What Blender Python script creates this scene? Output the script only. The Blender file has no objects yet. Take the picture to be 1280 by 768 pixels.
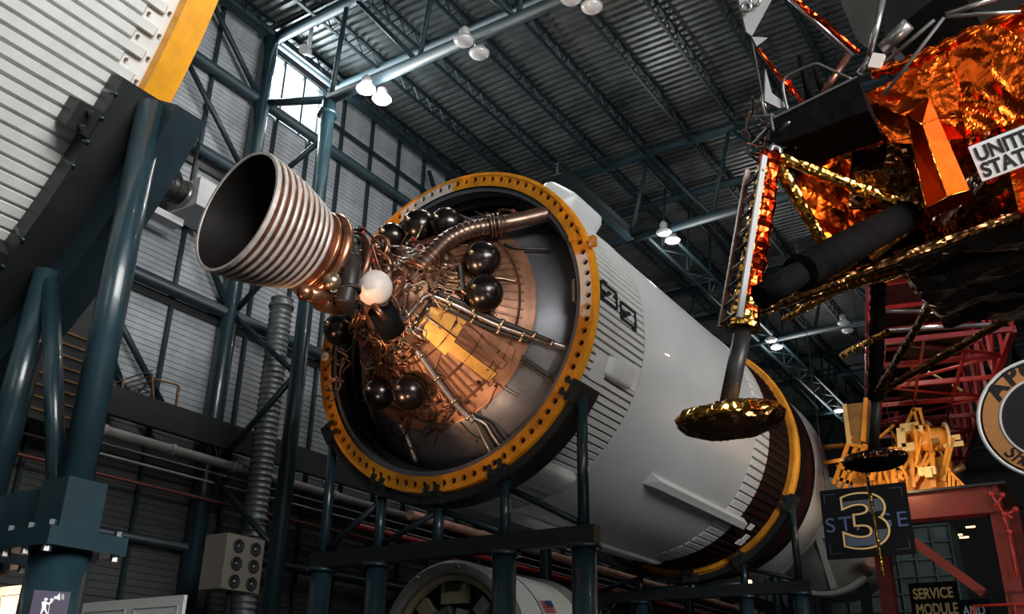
import bpy, bmesh, math, random
from math import sin, cos, pi, radians as R_
from mathutils import Vector as V, Matrix, noise
random.seed(7)
scene = bpy.context.scene
col = scene.collection
# ------------------------------------------------------------------ camera
F = 1174.4                      # focal length in pixels of the 1280x768 frame
ZC = 8.93                       # height of the rocket axis above the floor
CAM = V((-13.855, -10.651, 1.5974))
YAW, PITCH, ROLL = .99, .4183, .0173
fw = V((sin(YAW)*cos(PITCH), cos(YAW)*cos(PITCH), sin(PITCH)))
rt = V((cos(YAW), -sin(YAW), 0)); up0 = rt.cross(fw)
cr = rt*cos(ROLL)+up0*sin(ROLL); cu = up0*cos(ROLL)-rt*sin(ROLL)
cam = bpy.data.cameras.new('camera'); cam.sensor_width = 36; cam.lens = 36*F/1280
cam.clip_end = 400; cam.clip_start = .05
camo = bpy.data.objects.new('camera', cam); col.objects.link(camo)
camo.matrix_world = Matrix(((cr.x, cu.x, -fw.x, CAM.x), (cr.y, cu.y, -fw.y, CAM.y), (cr.z, cu.z, -fw.z, CAM.z), (0, 0, 0, 1)))
scene.camera = camo
def ray(x, y): return fw+cr*((x-640)/F)-cu*((y-384)/F)
def pX(x, y, v): d = ray(x, y); return CAM+d*((v-CAM.x)/d.x)
def pY(x, y, v): d = ray(x, y); return CAM+d*((v-CAM.y)/d.y)
def pZ(x, y, v): d = ray(x, y); return CAM+d*((v-CAM.z)/d.z)
def pD(x, y, v): return CAM+ray(x, y)*v
def pcyl(x, y, rad):
    d = ray(x, y); oy, oz = CAM.y, CAM.z-ZC
    a = d.y**2+d.z**2; b = 2*(oy*d.y+oz*d.z); c = oy*oy+oz*oz-rad*rad; s = b*b-4*a*c
    return CAM+d*((-b-math.sqrt(max(s, 0)))/(2*a))
# ------------------------------------------------------------------ world, light, exposure
w = bpy.data.worlds.new('world'); scene.world = w; w.use_nodes = True
w.node_tree.nodes['Background'].inputs[0].default_value = (.86, .95, 1, 1)
w.node_tree.nodes['Background'].inputs[1].default_value = 1.9
vs = scene.view_settings; vs.view_transform = 'Standard'; vs.look = 'None'; vs.gamma = 1; vs.use_curve_mapping = False
vs.exposure = 0.0
scene.display_settings.display_device = 'sRGB'
def light(name, kind, loc, target, power, color, size=1, size_y=None, spot=60, blend=.6):
    l = bpy.data.lights.new(name, kind); l.energy = power; l.color = color
    if kind == 'AREA':
        l.shape = 'RECTANGLE'; l.size = size; l.size_y = size_y or size
    elif kind == 'SPOT':
        l.spot_size = R_(spot); l.spot_blend = blend; l.shadow_soft_size = size
    else: l.shadow_soft_size = size
    o = bpy.data.objects.new(name, l); col.objects.link(o); o.location = loc
    o.rotation_euler = (V(target)-V(loc)).to_track_quat('-Z', 'Y').to_euler()
    return o
# daylight through the tall glazing of the front wall and of the end wall, and the clerestory
_l = light('front_window_daylight', 'AREA', (-14, -29.7, 13), (-6, 0, 7), 3300, (1, .99, .965), 22, 9)
_l.data.spread = R_(95)
light('left_window_daylight', 'AREA', (-43.6, -17, 12), (0, -8, 8), 260, (.92, .97, 1), 14, 10)
light('clerestory_daylight', 'AREA', (3.9, 10.35, 20.95), (3.9, 0, 21.5), 800, (.86, .96, 1), 2.8, 2.3)
# warm flood lamps standing on the floor, aimed at the engine bay, the foil lander and the red arm
FLOODS = [((-8.2, 3.6, .55), (-.6, .2, 8.6), 4600, (1, .58, .33), 34),
          ((-7.5, -3.2, .55), (-.3, -.8, 9.2), 1000, (1, .64, .42), 36),
          ((-10.5, -16.0, .55), (-4.6, -10.5, 7.2), 900, (1, .78, .60), 50),
          ((7.0, -9.5, .55), (14, -6, 9.6), 1200, (1, .66, .40), 50)]
# ------------------------------------------------------------------ materials
MATS = {}
def mat(name, base, rough=.5, metal=0., var=.0, vscale=3., bump=0., bscale=20., base2=None, emit=None, estr=0., spec=None, coat=0, stretch=None, bkind='noise'):
    if name in MATS: return MATS[name]
    m = bpy.data.materials.new(name); m.use_nodes = True; nt = m.node_tree; b = nt.nodes['Principled BSDF']
    b.inputs['Base Color'].default_value = (*base, 1); b.inputs['Roughness'].default_value = rough; b.inputs['Metallic'].default_value = metal
    if spec is not None: b.inputs['Specular IOR Level'].default_value = spec
    if coat: b.inputs['Coat Weight'].default_value = coat
    tc = nt.nodes.new('ShaderNodeTexCoord'); mp = nt.nodes.new('ShaderNodeMapping'); nt.links.new(tc.outputs['Object'], mp.inputs[0])
    if stretch: mp.inputs['Scale'].default_value = stretch
    if var or base2:
        n = nt.nodes.new('ShaderNodeTexNoise'); n.inputs['Scale'].default_value = vscale; n.inputs['Detail'].default_value = 6; n.inputs['Roughness'].default_value = .65
        nt.links.new(mp.outputs[0], n.inputs['Vector'])
        cr_ = nt.nodes.new('ShaderNodeValToRGB'); b2 = base2 or tuple(max(0, c*(1-var)) for c in base); b1 = base if base2 else tuple(min(1, c*(1+var*.6)) for c in base)
        cr_.color_ramp.elements[0].position = .36; cr_.color_ramp.elements[0].color = (*b2, 1)
        cr_.color_ramp.elements[1].position = .62; cr_.color_ramp.elements[1].color = (*b1, 1)
        nt.links.new(n.outputs['Fac'], cr_.inputs[0]); nt.links.new(cr_.outputs[0], b.inputs['Base Color'])
    if bump:
        if bkind == 'voronoi':
            n2 = nt.nodes.new('ShaderNodeTexVoronoi'); n2.feature = 'F1'; n2.distance = 'EUCLIDEAN'; out = n2.outputs['Distance']
        else:
            n2 = nt.nodes.new('ShaderNodeTexNoise'); n2.inputs['Detail'].default_value = 4; out = n2.outputs['Fac']
        n2.inputs['Scale'].default_value = bscale; nt.links.new(mp.outputs[0], n2.inputs['Vector'])
        bp = nt.nodes.new('ShaderNodeBump'); bp.inputs['Strength'].default_value = bump; bp.inputs['Distance'].default_value = .05
        nt.links.new(out, bp.inputs['Height']); nt.links.new(bp.outputs[0], b.inputs['Normal'])
    if emit: b.inputs['Emission Color'].default_value = (*emit, 1); b.inputs['Emission Strength'].default_value = estr
    MATS[name] = m; return m
TEAL = mat('teal_steel_paint', (.013, .033, .043), .30, 0, .25, 2.0, coat=.3)
TEALD = mat('dark_teal_roof_steel', (.010, .023, .031), .45, 0, .3, 2.0)
TEALR = mat('teal_roof_tube_paint', (.017, .040, .051), .55, 0, .25, 1.5)
BLACKST = mat('black_steel', (.012, .014, .015), .5, 0, .3, 3)
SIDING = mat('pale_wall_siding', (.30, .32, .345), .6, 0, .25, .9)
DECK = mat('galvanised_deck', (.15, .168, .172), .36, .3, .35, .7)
SIDINGD = mat('shaded_lower_siding', (.05, .052, .052), .65, 0, .25, .9)  # shade below the catwalk put into the colour of the lower panels
FLOORM = mat('polished_concrete', (.03, .03, .03), .45, 0, .3, .5)
WALLD = mat('grey_wall_board', (.06, .065, .07), .7, 0, .2, .5)
WHITEP = mat('white_rocket_paint', (.56, .575, .585), .42, 0, .06, .45, coat=.1)
RIBP = mat('off_white_ribbed_paint', (.60, .61, .61), .5, 0, .10, .8)
GROOVE = mat('dark_grey_rib_gap', (.045, .048, .05), .6, 0, .2, 3)
S2P = mat('weathered_white_paint', (.66, .66, .635), .6, 0, .16, 1.2)
S2RUST = mat('rust_fastener', (.16, .09, .06), .8, 0, .3, 8)
YEL = mat('yellow_orange_paint', (.80, .34, .012), .42, 0, .18, 3)
YELR = mat('worn_amber_ring_paint', (.66, .26, .012), .40, .1, .0, 1.1, base2=(.36, .13, .012))
YELB = mat('amber_band_paint', (.62, .24, .015), .45, 0, .3, 2)
BLACK = mat('black_skirt_paint', (.008, .008, .009), .7, 0, .3, 2, spec=.06)
REDBLK = mat('dark_maroon_paint', (.022, .006, .007), .65, 0, .3, 2, spec=.10)
DOMEG = mat('grey_dome_metal', (.15, .155, .17), .36, .55, .22, .9, bump=.05, bscale=5)
CONE = mat('copper_cone_skin', (.30, .145, .085), .40, .55, .40, 2.2)
GOLDP = mat('gold_panel_skin', (.80, .43, .11), .33, .75, .22, 4)
STRG = mat('dark_copper_stringer', (.20, .09, .05), .42, .6, .3, 6)
SPH = mat('dark_bronze_tank_metal', (.075, .066, .062), .24, .92, .25, 2)
WSPH = mat('cream_white_tank', (.80, .72, .66), .45)
COPPER = mat('copper_pipe', (.56, .26, .15), .30, .9, .3, 5)
COPD = mat('dark_copper_pipe', (.22, .10, .065), .34, .85, .4, 6)
STEELP = mat('brushed_steel_pipe', (.52, .46, .42), .33, .85, .2, 5)
BRASS = mat('pale_brass', (.55, .42, .28), .3, .9, .2, 4)
BRZ = mat('bronze_duct_metal', (.22, .145, .11), .33, .85, .3, 4)
DKPIPE = mat('charcoal_duct', (.035, .030, .028), .42, .3, .3, 4)
REDM = mat('red_anodised', (.30, .025, .018), .35, .3)
BELLW = mat('pale_bell_band', (.66, .60, .55), .45, .15, .18, 5)
BELLC = mat('copper_bell_tubes', (.30, .12, .07), .36, .7, .35, 5)
BELLIN = mat('dark_bell_lining', (.012, .0085, .0075), .6, .15, .4, 2)  # very dark brown inner face of the bell
FOIL = mat('orange_gold_foil', (.90, .12, .011), .24, 1, .3, 1.6, bump=.15, bscale=4, bkind='voronoi')
FOILG = mat('yellow_gold_foil', (.95, .46, .09), .16, 1, .3, 3, bump=.4, bscale=12, bkind='voronoi')
FOILB = mat('black_crinkled_film', (.006, .0055, .0055), .75, 0, .3, 3, spec=.03, bump=.35, bscale=6, bkind='voronoi')
FOILD = mat('dark_bronze_foil', (.20, .09, .035), .2, 1, .3, 3, bump=.6, bscale=9, bkind='voronoi')
FOILR = mat('red_orange_foil', (.9, .07, .012), .16, 1, .2, 3, bump=.35, bscale=9, bkind='voronoi')
LMGREY = mat('grey_lander_panel', (.10, .10, .10), .5, .1, .2, 2)
LMALU = mat('bare_aluminium', (.33, .32, .315), .32, .8, .1, 4)
SIGNW = mat('white_plate', (.78, .80, .80), .5)
INK = mat('black_lettering', (.012, .012, .013), .6)
RAILP = mat('grey_ladder_paint', (.34, .34, .33), .5)
SIGNB = mat('black_sign_panel', (.006, .007, .009), .7, spec=.08)
SIGNBL = mat('blue_lettering', (.055, .09, .20), .6)
SIGNBL2 = mat('slate_blue_fill', (.055, .075, .11), .6)
SIGNY = mat('tan_outline', (.66, .47, .20), .6)
PATCHO = mat('patch_gold_fabric', (.60, .27, .085), .75, 0, .15, 30)
PATCHW = mat('patch_white_cord', (.80, .80, .78), .7)
REDST = mat('red_gantry_paint', (.27, .014, .013), .42, 0, .25, 3)
PORTR = mat('dark_red_portal_paint', (.11, .008, .007), .55, 0, .25, 3)
YELST = mat('amber_crane_paint', (.72, .27, .025), .42, 0, .2, 3)
CREAM = mat('cream_machine_paint', (.72, .50, .20), .45, 0, .1, 3)
GREYPIPE = mat('grey_service_pipe', (.36, .35, .34), .45, .2, .2, 2)
PINKPIPE = mat('copper_toned_service_pipe', (.55, .30, .22), .45, .2, .2, 2)
REDPIPE = mat('red_fire_pipe', (.10, .012, .010), .45)
DUCTG = mat('spiral_duct_metal', (.22, .24, .25), .45, .5, .2, 3)
BOXG = mat('grey_unit_casing', (.44, .45, .46), .55, 0, .08, 2)
BEIGE = mat('beige_cabinet', (.17, .155, .13), .6, 0, .1, 2)
LAMPG = mat('lamp_glass_lit', (.9, .92, .95), .25, emit=(1, .98, .94), estr=5)
LAMPDIM = mat('lamp_glass', (.72, .75, .77), .22, .1, emit=(1, .98, .94), estr=.05)
LAMPW = mat('white_lamp_housing', (.50, .52, .52), .4)
PURPLE = mat('purple_plate', (.035, .022, .060), .5)
GLASSM = mat('window_glass', (1, 1, 1), .02)
g = GLASSM.node_tree; b = g.nodes['Principled BSDF']; tr = g.nodes.new('ShaderNodeBsdfTransparent'); gl = g.nodes.new('ShaderNodeBsdfGlossy'); gl.inputs['Roughness'].default_value = .05
mx = g.nodes.new('ShaderNodeMixShader'); mx.inputs[0].default_value = .06; g.links.new(tr.outputs[0], mx.inputs[1]); g.links.new(gl.outputs[0], mx.inputs[2]); g.links.new(mx.outputs[0], g.nodes['Material Output'].inputs[0])
GREENW = mat('green_grey_machine', (.12, .17, .15), .6, 0, .2, 2)
AMBERL = mat('amber_lamp', (1, .55, .2), .4, emit=(1, .52, .18), estr=6)
FLAGR = mat('flag_red', (.45, .04, .04), .6)
FLAGB = mat('flag_blue', (.03, .05, .14), .6)
MODW = mat('white_module_paint', (.62, .62, .59), .5, 0, .06, 1)
KHAKI = mat('khaki_inner_panel', (.26, .22, .14), .6, 0, .2, 2)
RINGG = mat('grey_module_ring', (.26, .26, .24), .5, .2, .2, 3)
# ------------------------------------------------------------------ mesh builder
class MB:
    def __init__(s): s.v = []; s.f = []; s.sm = []
    def add(s, vs_, fs, smooth=False):
        o = len(s.v); s.v += [V(p) for p in vs_]; s.f += [tuple(i+o for i in f) for f in fs]; s.sm += [smooth]*len(fs); return s
    def box(s, c, sz, m=None):
        c = V(c); h = V(sz)/2; ps = []
        for x in (-1, 1):
            for y in (-1, 1):
                for z in (-1, 1):
                    p = V((x*h.x, y*h.y, z*h.z)); ps.append(c+(m @ p if m else p))
        return s.add(ps, [(0, 1, 3, 2), (4, 6, 7, 5), (0, 4, 5, 1), (2, 3, 7, 6), (0, 2, 6, 4), (1, 5, 7, 3)])
    def bb(s, lo, hi): lo = V(lo); hi = V(hi); return s.box((lo+hi)/2, hi-lo)
    def bar(s, p0, p1, wd, ht, upv=(0, 0, 1)):
        p0 = V(p0); p1 = V(p1); d = (p1-p0).normalized(); u_ = V(upv)
        if abs(d.dot(u_)) > .98: u_ = V((1, 0, 0))
        a = d.cross(u_).normalized(); b_ = a.cross(d)
        ps = [p+a*(i*wd/2)+b_*(j*ht/2) for p in (p0, p1) for i in (-1, 1) for j in (-1, 1)]
        return s.add(ps, [(0, 1, 3, 2), (4, 6, 7, 5), (0, 4, 5, 1), (2, 3, 7, 6), (0, 2, 6, 4), (1, 5, 7, 3)])
    def tube(s, p0, p1, r0, r1=None, n=10): return s.path([p0, p1], [r0, r0 if r1 is None else r1], n)
    def path(s, pts, rad, n=8, closed=False, caps=True):
        pts = [V(p) for p in pts]; k = len(pts); rs = rad if isinstance(rad, (list, tuple)) else [rad]*k
        vs_ = []; prev = None
        for i, p in enumerate(pts):
            if closed: d = (pts[(i+1) % k]-pts[i-1])
            else: d = (pts[min(i+1, k-1)]-pts[max(i-1, 0)])
            if d.length < 1e-9: d = V((0, 0, 1))
            d.normalize()
            if prev is None:
                a = d.orthogonal().normalized()
            else:
                a = (prev-d*prev.dot(d))
                a = a.normalized() if a.length > 1e-6 else d.orthogonal().normalized()
            prev = a; b_ = d.cross(a)
            vs_ += [p+(a*cos(2*pi*j/n)+b_*sin(2*pi*j/n))*rs[i] for j in range(n)]
        fs = []
        for i in range(k if closed else k-1):
            i2 = (i+1) % k
            for j in range(n): fs.append((i*n+j, i*n+(j+1) % n, i2*n+(j+1) % n, i2*n+j))
        s.add(vs_, fs, True)
        if caps and not closed:
            o = len(s.v)-len(vs_)
            s.f.append(tuple(o+j for j in reversed(range(n)))); s.f.append(tuple(o+(k-1)*n+j for j in range(n))); s.sm += [False, False]
        return s
    def lathe(s, prof, n=48, a0=0., a1=2*pi, org=(0, 0, 0), ax=(1, 0, 0), e1=(0, 1, 0), smooth=True, close=False):
        org = V(org); ax = V(ax).normalized(); e1 = V(e1); e1 = e1-ax*e1.dot(ax); e1 = e1.normalized() if e1.length > 1e-4 else ax.orthogonal().normalized(); e2 = ax.cross(e1)
        full = abs(a1-a0-2*pi) < 1e-6; m = n if full else n+1; k = len(prof)
        vs_ = []
        for i in range(m):
            t = a0+(a1-a0)*i/n; d = e1*cos(t)+e2*sin(t)
            vs_ += [org+ax*p[0]+d*p[1] for p in prof]
        fs = []
        for i in range(n):
            i2 = (i+1) % m
            for j in range(k if close else k-1):
                j2 = (j+1) % k; fs.append((i*k+j, i*k+j2, i2*k+j2, i2*k+j))
        s.add(vs_, fs, smooth)
        if close and not full:
            o = len(s.v)-len(vs_); s.f.append(tuple(o+j for j in range(k))); s.f.append(tuple(o+(m-1)*k+j for j in reversed(range(k)))); s.sm += [False]*2
        return s
    def sphere(s, c, r, nu=24, nv=14, sc=(1, 1, 1)):
        c = V(c); vs_ = [c+V((0, 0, r*sc[2]))]
        for i in range(1, nv):
            p = pi*i/nv
            for j in range(nu):
                t = 2*pi*j/nu; vs_.append(c+V((r*sc[0]*sin(p)*cos(t), r*sc[1]*sin(p)*sin(t), r*sc[2]*cos(p))))
        vs_.append(c-V((0, 0, r*sc[2]))); L = len(vs_)-1
        fs = [(0, 1+j, 1+(j+1) % nu) for j in range(nu)]
        for i in range(nv-2):
            for j in range(nu): a = 1+i*nu; fs.append((a+j, a+nu+j, a+nu+(j+1) % nu, a+(j+1) % nu))
        a = 1+(nv-2)*nu; fs += [(L, a+(j+1) % nu, a+j) for j in range(nu)]
        return s.add(vs_, fs, True)
    def prism(s, poly, org, ex, ey, depth):
        org = V(org); ex = V(ex); ey = V(ey); nz = ex.cross(ey).normalized()*depth; k = len(poly)
        a = [org+ex*p[0]+ey*p[1] for p in poly]; b_ = [p+nz for p in a]
        fs = [tuple(reversed(range(k))), tuple(range(k, 2*k))]+[(i, (i+1) % k, k+(i+1) % k, k+i) for i in range(k)]
        return s.add(a+b_, fs)
    def mesh(s, name, m, org=None):
        me = bpy.data.meshes.new(name); o = V(org) if org is not None else None
        me.from_pydata([(p-o if o else p)[:] for p in s.v], [], s.f)
        me.polygons.foreach_set('use_smooth', s.sm); me.materials.append(m); me.update()
        bm = bmesh.new(); bm.from_mesh(me); bmesh.ops.recalc_face_normals(bm, faces=bm.faces); bm.to_mesh(me); bm.free()
        return me
    def build(s, name, m, parent=None, org=None):
        if org is None and parent is not None: org = ORG.get(parent.name, (0, 0, 0))
        o = bpy.data.objects.new(name, s.mesh(name, m, org)); col.objects.link(o)
        if parent is not None: o.parent = parent; ORG[o.name] = V(org)
        else:
            if org is not None: o.location = org
            ORG[o.name] = V(org) if org is not None else V((0, 0, 0))
        return o
ORG = {}
def inst(name, me, parent=None, loc=(0, 0, 0), rot=(0, 0, 0), scale=None):
    o = bpy.data.objects.new(name, me); col.objects.link(o); o.location = loc; o.rotation_euler = rot
    if scale: o.scale = scale
    if parent is not None: o.parent = parent
    return o
def thing(name, label, cat, base, group=None, local=False):
    """Empty at the base of a thing; children are given in world coordinates unless local"""
    o = bpy.data.objects.new(name, None); col.objects.link(o); o.location = base; o.empty_display_size = .2
    o['label'] = label; o['category'] = cat
    if group: o['group'] = group
    ORG[o.name] = V((0, 0, 0)) if local else V(base)
    return o
def tag(o, label, cat, group=None):
    o['label'] = label; o['category'] = cat
    if group: o['group'] = group
    return o
def struct(o): o['kind'] = 'structure'; return o
def lab(o, t): o['label'] = t; return o
def copy_tree(o, parent=None):
    c = o.copy(); col.objects.link(c); c.parent = parent
    for ch in list(o.children): copy_tree(ch, c)
    return c
def text_mb(txt, size, org, ex, ey, depth=.01, shear=0., spacing=1., outline=0., align='LEFT', bold=0.):
    cu_ = bpy.data.curves.new('t', 'FONT'); cu_.body = txt; cu_.size = size; cu_.shear = shear; cu_.space_character = spacing; cu_.align_x = align
    cu_.extrude = depth; cu_.offset = bold
    o = bpy.data.objects.new('t', cu_); col.objects.link(o)
    dg = bpy.context.evaluated_depsgraph_get(); me = bpy.data.meshes.new_from_object(o.evaluated_get(dg))
    mb = MB(); ex = V(ex).normalized(); ey = V(ey).normalized(); ez = ex.cross(ey); org = V(org)
    mb.add([org+ex*v.co.x+ey*v.co.y+ez*v.co.z for v in me.vertices], [tuple(p.vertices) for p in me.polygons])
    bpy.data.objects.remove(o); bpy.data.curves.remove(cu_); bpy.data.meshes.remove(me)
    return mb
def smooth_path(pts, k=6):
    pts = [V(p) for p in pts]; out = []
    for i in range(len(pts)-1):
        p0 = pts[max(i-1, 0)]; p1 = pts[i]; p2 = pts[i+1]; p3 = pts[min(i+2, len(pts)-1)]
        for j in range(k):
            t = j/k; out.append(.5*((2*p1)+(p2-p0)*t+(2*p0-5*p1+4*p2-p3)*t*t+(3*p1-p0-3*p2+p3)*t**3))
    out.append(pts[-1]); return out
# ================================================================== the hall
WY = 10.0; ROOF = 22.62
TX = [-10.2, 2.5, 15.1, 27.7, 40.3, 52.9]
def slab(name, lo, hi, m): return struct(MB().bb(lo, hi).build(name, m, None, org=((lo[0]+hi[0])/2, (lo[1]+hi[1])/2, lo[2])))
slab('floor', (-45, -31, -.3), (62, 11, 0), FLOORM)
ceil = slab('ceiling', (-45, -31, 22.78), (62, 10.4, 23.0), WALLD)
# back wall: solid backing with the clerestory opening left out
WX0, WX1, WZ0, WZ1 = 2.62, 5.42, 19.72, 22.15
m_ = MB()
m_.bb((-45, WY+.12, 0), (62, WY+.4, WZ0)).bb((-45, WY+.12, WZ1), (62, WY+.4, 22.78)).bb((-45, WY+.12, WZ0), (WX0, WY+.4, WZ1)).bb((WX1, WY+.12, WZ0), (62, WY+.4, WZ1))
wall_back = struct(m_.build('wall_back', WALLD, None, org=(8.5, WY+.2, 0)))
# end wall and left wall, and the front wall with tall glazing behind the camera
slab('wall_right', (61.7, -31, 0), (62, 11, 22.78), WALLD)
m_ = MB(); m_.bb((-45, -31, 0), (-44.6, -25, 22.78)).bb((-45, -9, 0), (-44.6, 11, 22.78)).bb((-45, -25, 0), (-44.6, -9, 6)).bb((-45, -25, 18), (-44.6, -9, 22.78))
struct(m_.build('wall_left', WALLD, None, org=(-44.8, -10, 0)))
m_ = MB(); m_.bb((-45, -31, 0), (-26, -30.7, 22.78)).bb((-2, -31, 0), (62, -30.7, 22.78)).bb((-26, -31, 0), (-2, -30.7, 8)).bb((-26, -31, 18), (-2, -30.7, 22.78))
struct(m_.build('wall_front', WALLD, None, org=(8.5, -30.8, 0)))
def window(name, org_, ax, n, x0, x1, z0, z1, fixed, nz=2):
    root = None
    fr = MB(); panes = []
    def P(a, z, d=0): return V((a, fixed+d, z)) if ax == 'x' else V((fixed+d, a, z))
    W_ = (x1-x0)/n; H_ = (z1-z0)/nz
    for i in range(n+1): fr.bar(P(x0+i*W_, z0), P(x0+i*W_, z1), .08, .08, (0, 1, 0) if ax == 'x' else (1, 0, 0))
    for j in range(nz+1): fr.bar(P(x0, z0+j*H_), P(x1, z0+j*H_), .08, .08)
    root = struct(fr.build(name, TEALD, None, org=org_))
    for i in range(n):
        for j in range(nz):
            a = P(x0+i*W_+.04, z0+j*H_+.04, -.006); b_ = P(x0+(i+1)*W_-.04, z0+(j+1)*H_-.04, .006)
            MB().bb((min(a.x, b_.x), min(a.y, b_.y), a.z), (max(a.x, b_.x), max(a.y, b_.y), b_.z)).build('pane', GLASSM, root)
    return root
window('window_1', (WX0, WY+.2, WZ0), 'x', 3, WX0, WX1, WZ0, WZ1, WY+.2, 1)
window('window_2', (-26, -30.85, 8), 'x', 12, -26, -2, 8, 18, -30.85, 5)
window('window_3', (-44.8, -25, 6), 'y', 8, -25, -9, 6, 18, -44.8, 6)
# grooved siding panels of the back wall, one per bay and girt row
ROWS = [(0, 4.2), (4.2, 8.2), (8.2, 12.2), (12.2, 16.7), (16.7, 19.6), (19.6, 22.5)]
XB = [.62-1.55*k for k in range(12, -1, -1)]+[2.36, 3.27, 4.75, 6.27]+[6.27+1.55*k for k in range(1, 36)]
def siding(wd, z0, z1):
    mb = MB(); n = max(1, round((z1-z0)/.165)); h = (z1-z0)/n; prof = []
    for i in range(n): z = i*h; prof += [(0, z+.012), (0, z+h-.012), (.028, z+h-.006), (.028, z+h+.006)]
    prof = [(.028, 0)]+prof[:-1]
    k = len(prof); vs_ = [(x, d, z) for x in (.006, wd-.006) for d, z in prof]
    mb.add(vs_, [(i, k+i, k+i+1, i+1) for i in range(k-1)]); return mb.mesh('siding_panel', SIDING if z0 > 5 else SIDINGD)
SC = {}
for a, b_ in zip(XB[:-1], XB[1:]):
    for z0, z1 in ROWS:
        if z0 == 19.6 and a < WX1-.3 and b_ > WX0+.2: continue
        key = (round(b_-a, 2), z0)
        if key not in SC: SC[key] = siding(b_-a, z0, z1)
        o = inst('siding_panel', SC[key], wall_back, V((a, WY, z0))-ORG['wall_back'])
# infill siding around the opening
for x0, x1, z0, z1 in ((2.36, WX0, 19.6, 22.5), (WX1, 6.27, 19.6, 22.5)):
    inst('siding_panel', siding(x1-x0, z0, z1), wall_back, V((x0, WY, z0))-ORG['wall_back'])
# mullions and girts in front of the siding
mul = MB().box((0, 0, 11.25), (.10, .12, 22.5)).mesh('mullion', TEALD)
for x in XB:
    if x == 2.36: continue
    if WX0 < x < WX1-.3:
        o = inst('mullion', MB().box((0, 0, 9.8), (.10, .12, 19.6)).mesh('mullion', TEALD), wall_back, V((x, WY-.07, 0))-ORG['wall_back'])
    else: inst('mullion', mul, wall_back, V((x, WY-.07, 0))-ORG['wall_back'])
for z, rr in ((19.6, .17), (16.72, .17), (12.2, .19), (5.6, .12)):
    MB().tube((-18, WY-.32, z), (60, WY-.32, z), rr, n=12).build('girt', TEALR if z > 15 else TEALD, wall_back)
MB().bb((5.7, WY-.2, 20.72), (13.9, WY-.12, 20.84)).build('girt', TEALD, wall_back)
for z in (16.45, 12.0):
    MB().bb((-18, WY-.14, z-.16), (60, WY-.02, z+.06)).build('girt_ledge', BLACKST, wall_back)
# wall diagonals seen beside the wall column
def wallbar(p, q, rr=.085): MB().tube((p[0], WY-.35, p[1]), (q[0], WY-.35, q[1]), rr, n=8).build('wall_brace', TEALD, wall_back)
wallbar((-.6, 22.3), (2.2, 19.7)); wallbar((-.8, 19.5), (2.1, 16.8)); wallbar((-.9, 16.6), (2.2, 12.4), .1); wallbar((-3.6, 13.6), (-.2, 8.6), .1)
wallbar((-2.3, 12.1), (1.0, 8.7), .09); wallbar((10.9, 21.6), (13.9, 16.9)); wallbar((12.6, 22.2), (16, 19.8))
for x in (28, 40, 52): wallbar((x-6, 4), (x, 8)); wallbar((x, 8), (x+6, 4)); wallbar((x-6, 12.2), (x, 8.2)); wallbar((x, 8.2), (x+6, 12.2))
# eave tube along the top of the wall
MB().tube((-30, WY-.35, 22.22), (60, WY-.35, 22.22), .2, n=12).build('eave_tube', TEALR, wall_back)
# ---- roof deck: corrugated sheets, pieces of the ceiling
JY = [9.42-1.83*k for k in range(0, 12)]
def decksheet(L_, wd):
    mb = MB(); n = int(L_/.3); prof = []
    for i in range(n): x = i*.3; prof += [(x, 0), (x+.14, 0), (x+.155, .11), (x+.285, .11)]
    prof.append((n*.3, 0)); k = len(prof)
    mb.add([(x, y, z) for y in (-wd+.012, -.012) for x, z in prof], [(i, i+1, k+i+1, k+i) for i in range(k-1)]); return mb.mesh('deck_sheet', DECK)
DS = decksheet(6.3, 1.83); DSN = decksheet(6.3, .6)
for t in TX:
    for h in (0, 6.3):
        for k in range(-1, 11):
            if t < -5 and JY[max(k, 0)] < -6: pass
            o = inst('deck_sheet', DS if k >= 0 else DSN, ceil, V((t+.02+h, 9.42-1.83*k if k >= 0 else 10.02, ROOF-.04))-ORG['ceiling'])
# ---- open-web joists under the deck
L_ = 12.3
top = MB().bar((0, 0, 22.55), (L_, 0, 22.55), .11, .07).mesh('chord', TEALD)
bot = MB().bar((0, 0, 22.02), (L_, 0, 22.02), .10, .06).mesh('chord', TEALD)
zz = MB(); n = 32
for i in range(n):
    a = L_*i/n; b_ = L_*(i+1)/n; zz.bar((a, 0, 22.03 if i % 2 else 22.53), (b_, 0, 22.53 if i % 2 else 22.03), .035, .035, (0, 1, 0))
zz = zz.mesh('web_bars', TEALD)
for i, t in enumerate(TX[:-1]):
    for y in JY:
        if t < -5 and y < -3: continue
        o = thing('roof_joist', ['open-web steel joist under the corrugated deck left of the clerestory window', 'open-web steel joist under the deck over the rocket engine', 'open-web steel joist under the deck over the smooth white tank', 'open-web steel joist under the deck beyond the black rocket section', 'open-web steel joist under the deck at the far end of the hall'][i], 'joist', (t+.15, y, 22.0), 'open-web roof joists bay %s' % ['one', 'two', 'three', 'four', 'five'][i])
        for me in (top, bot, zz): inst(me.name.split('.')[0], me, o, (0, 0, -22.0))
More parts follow.
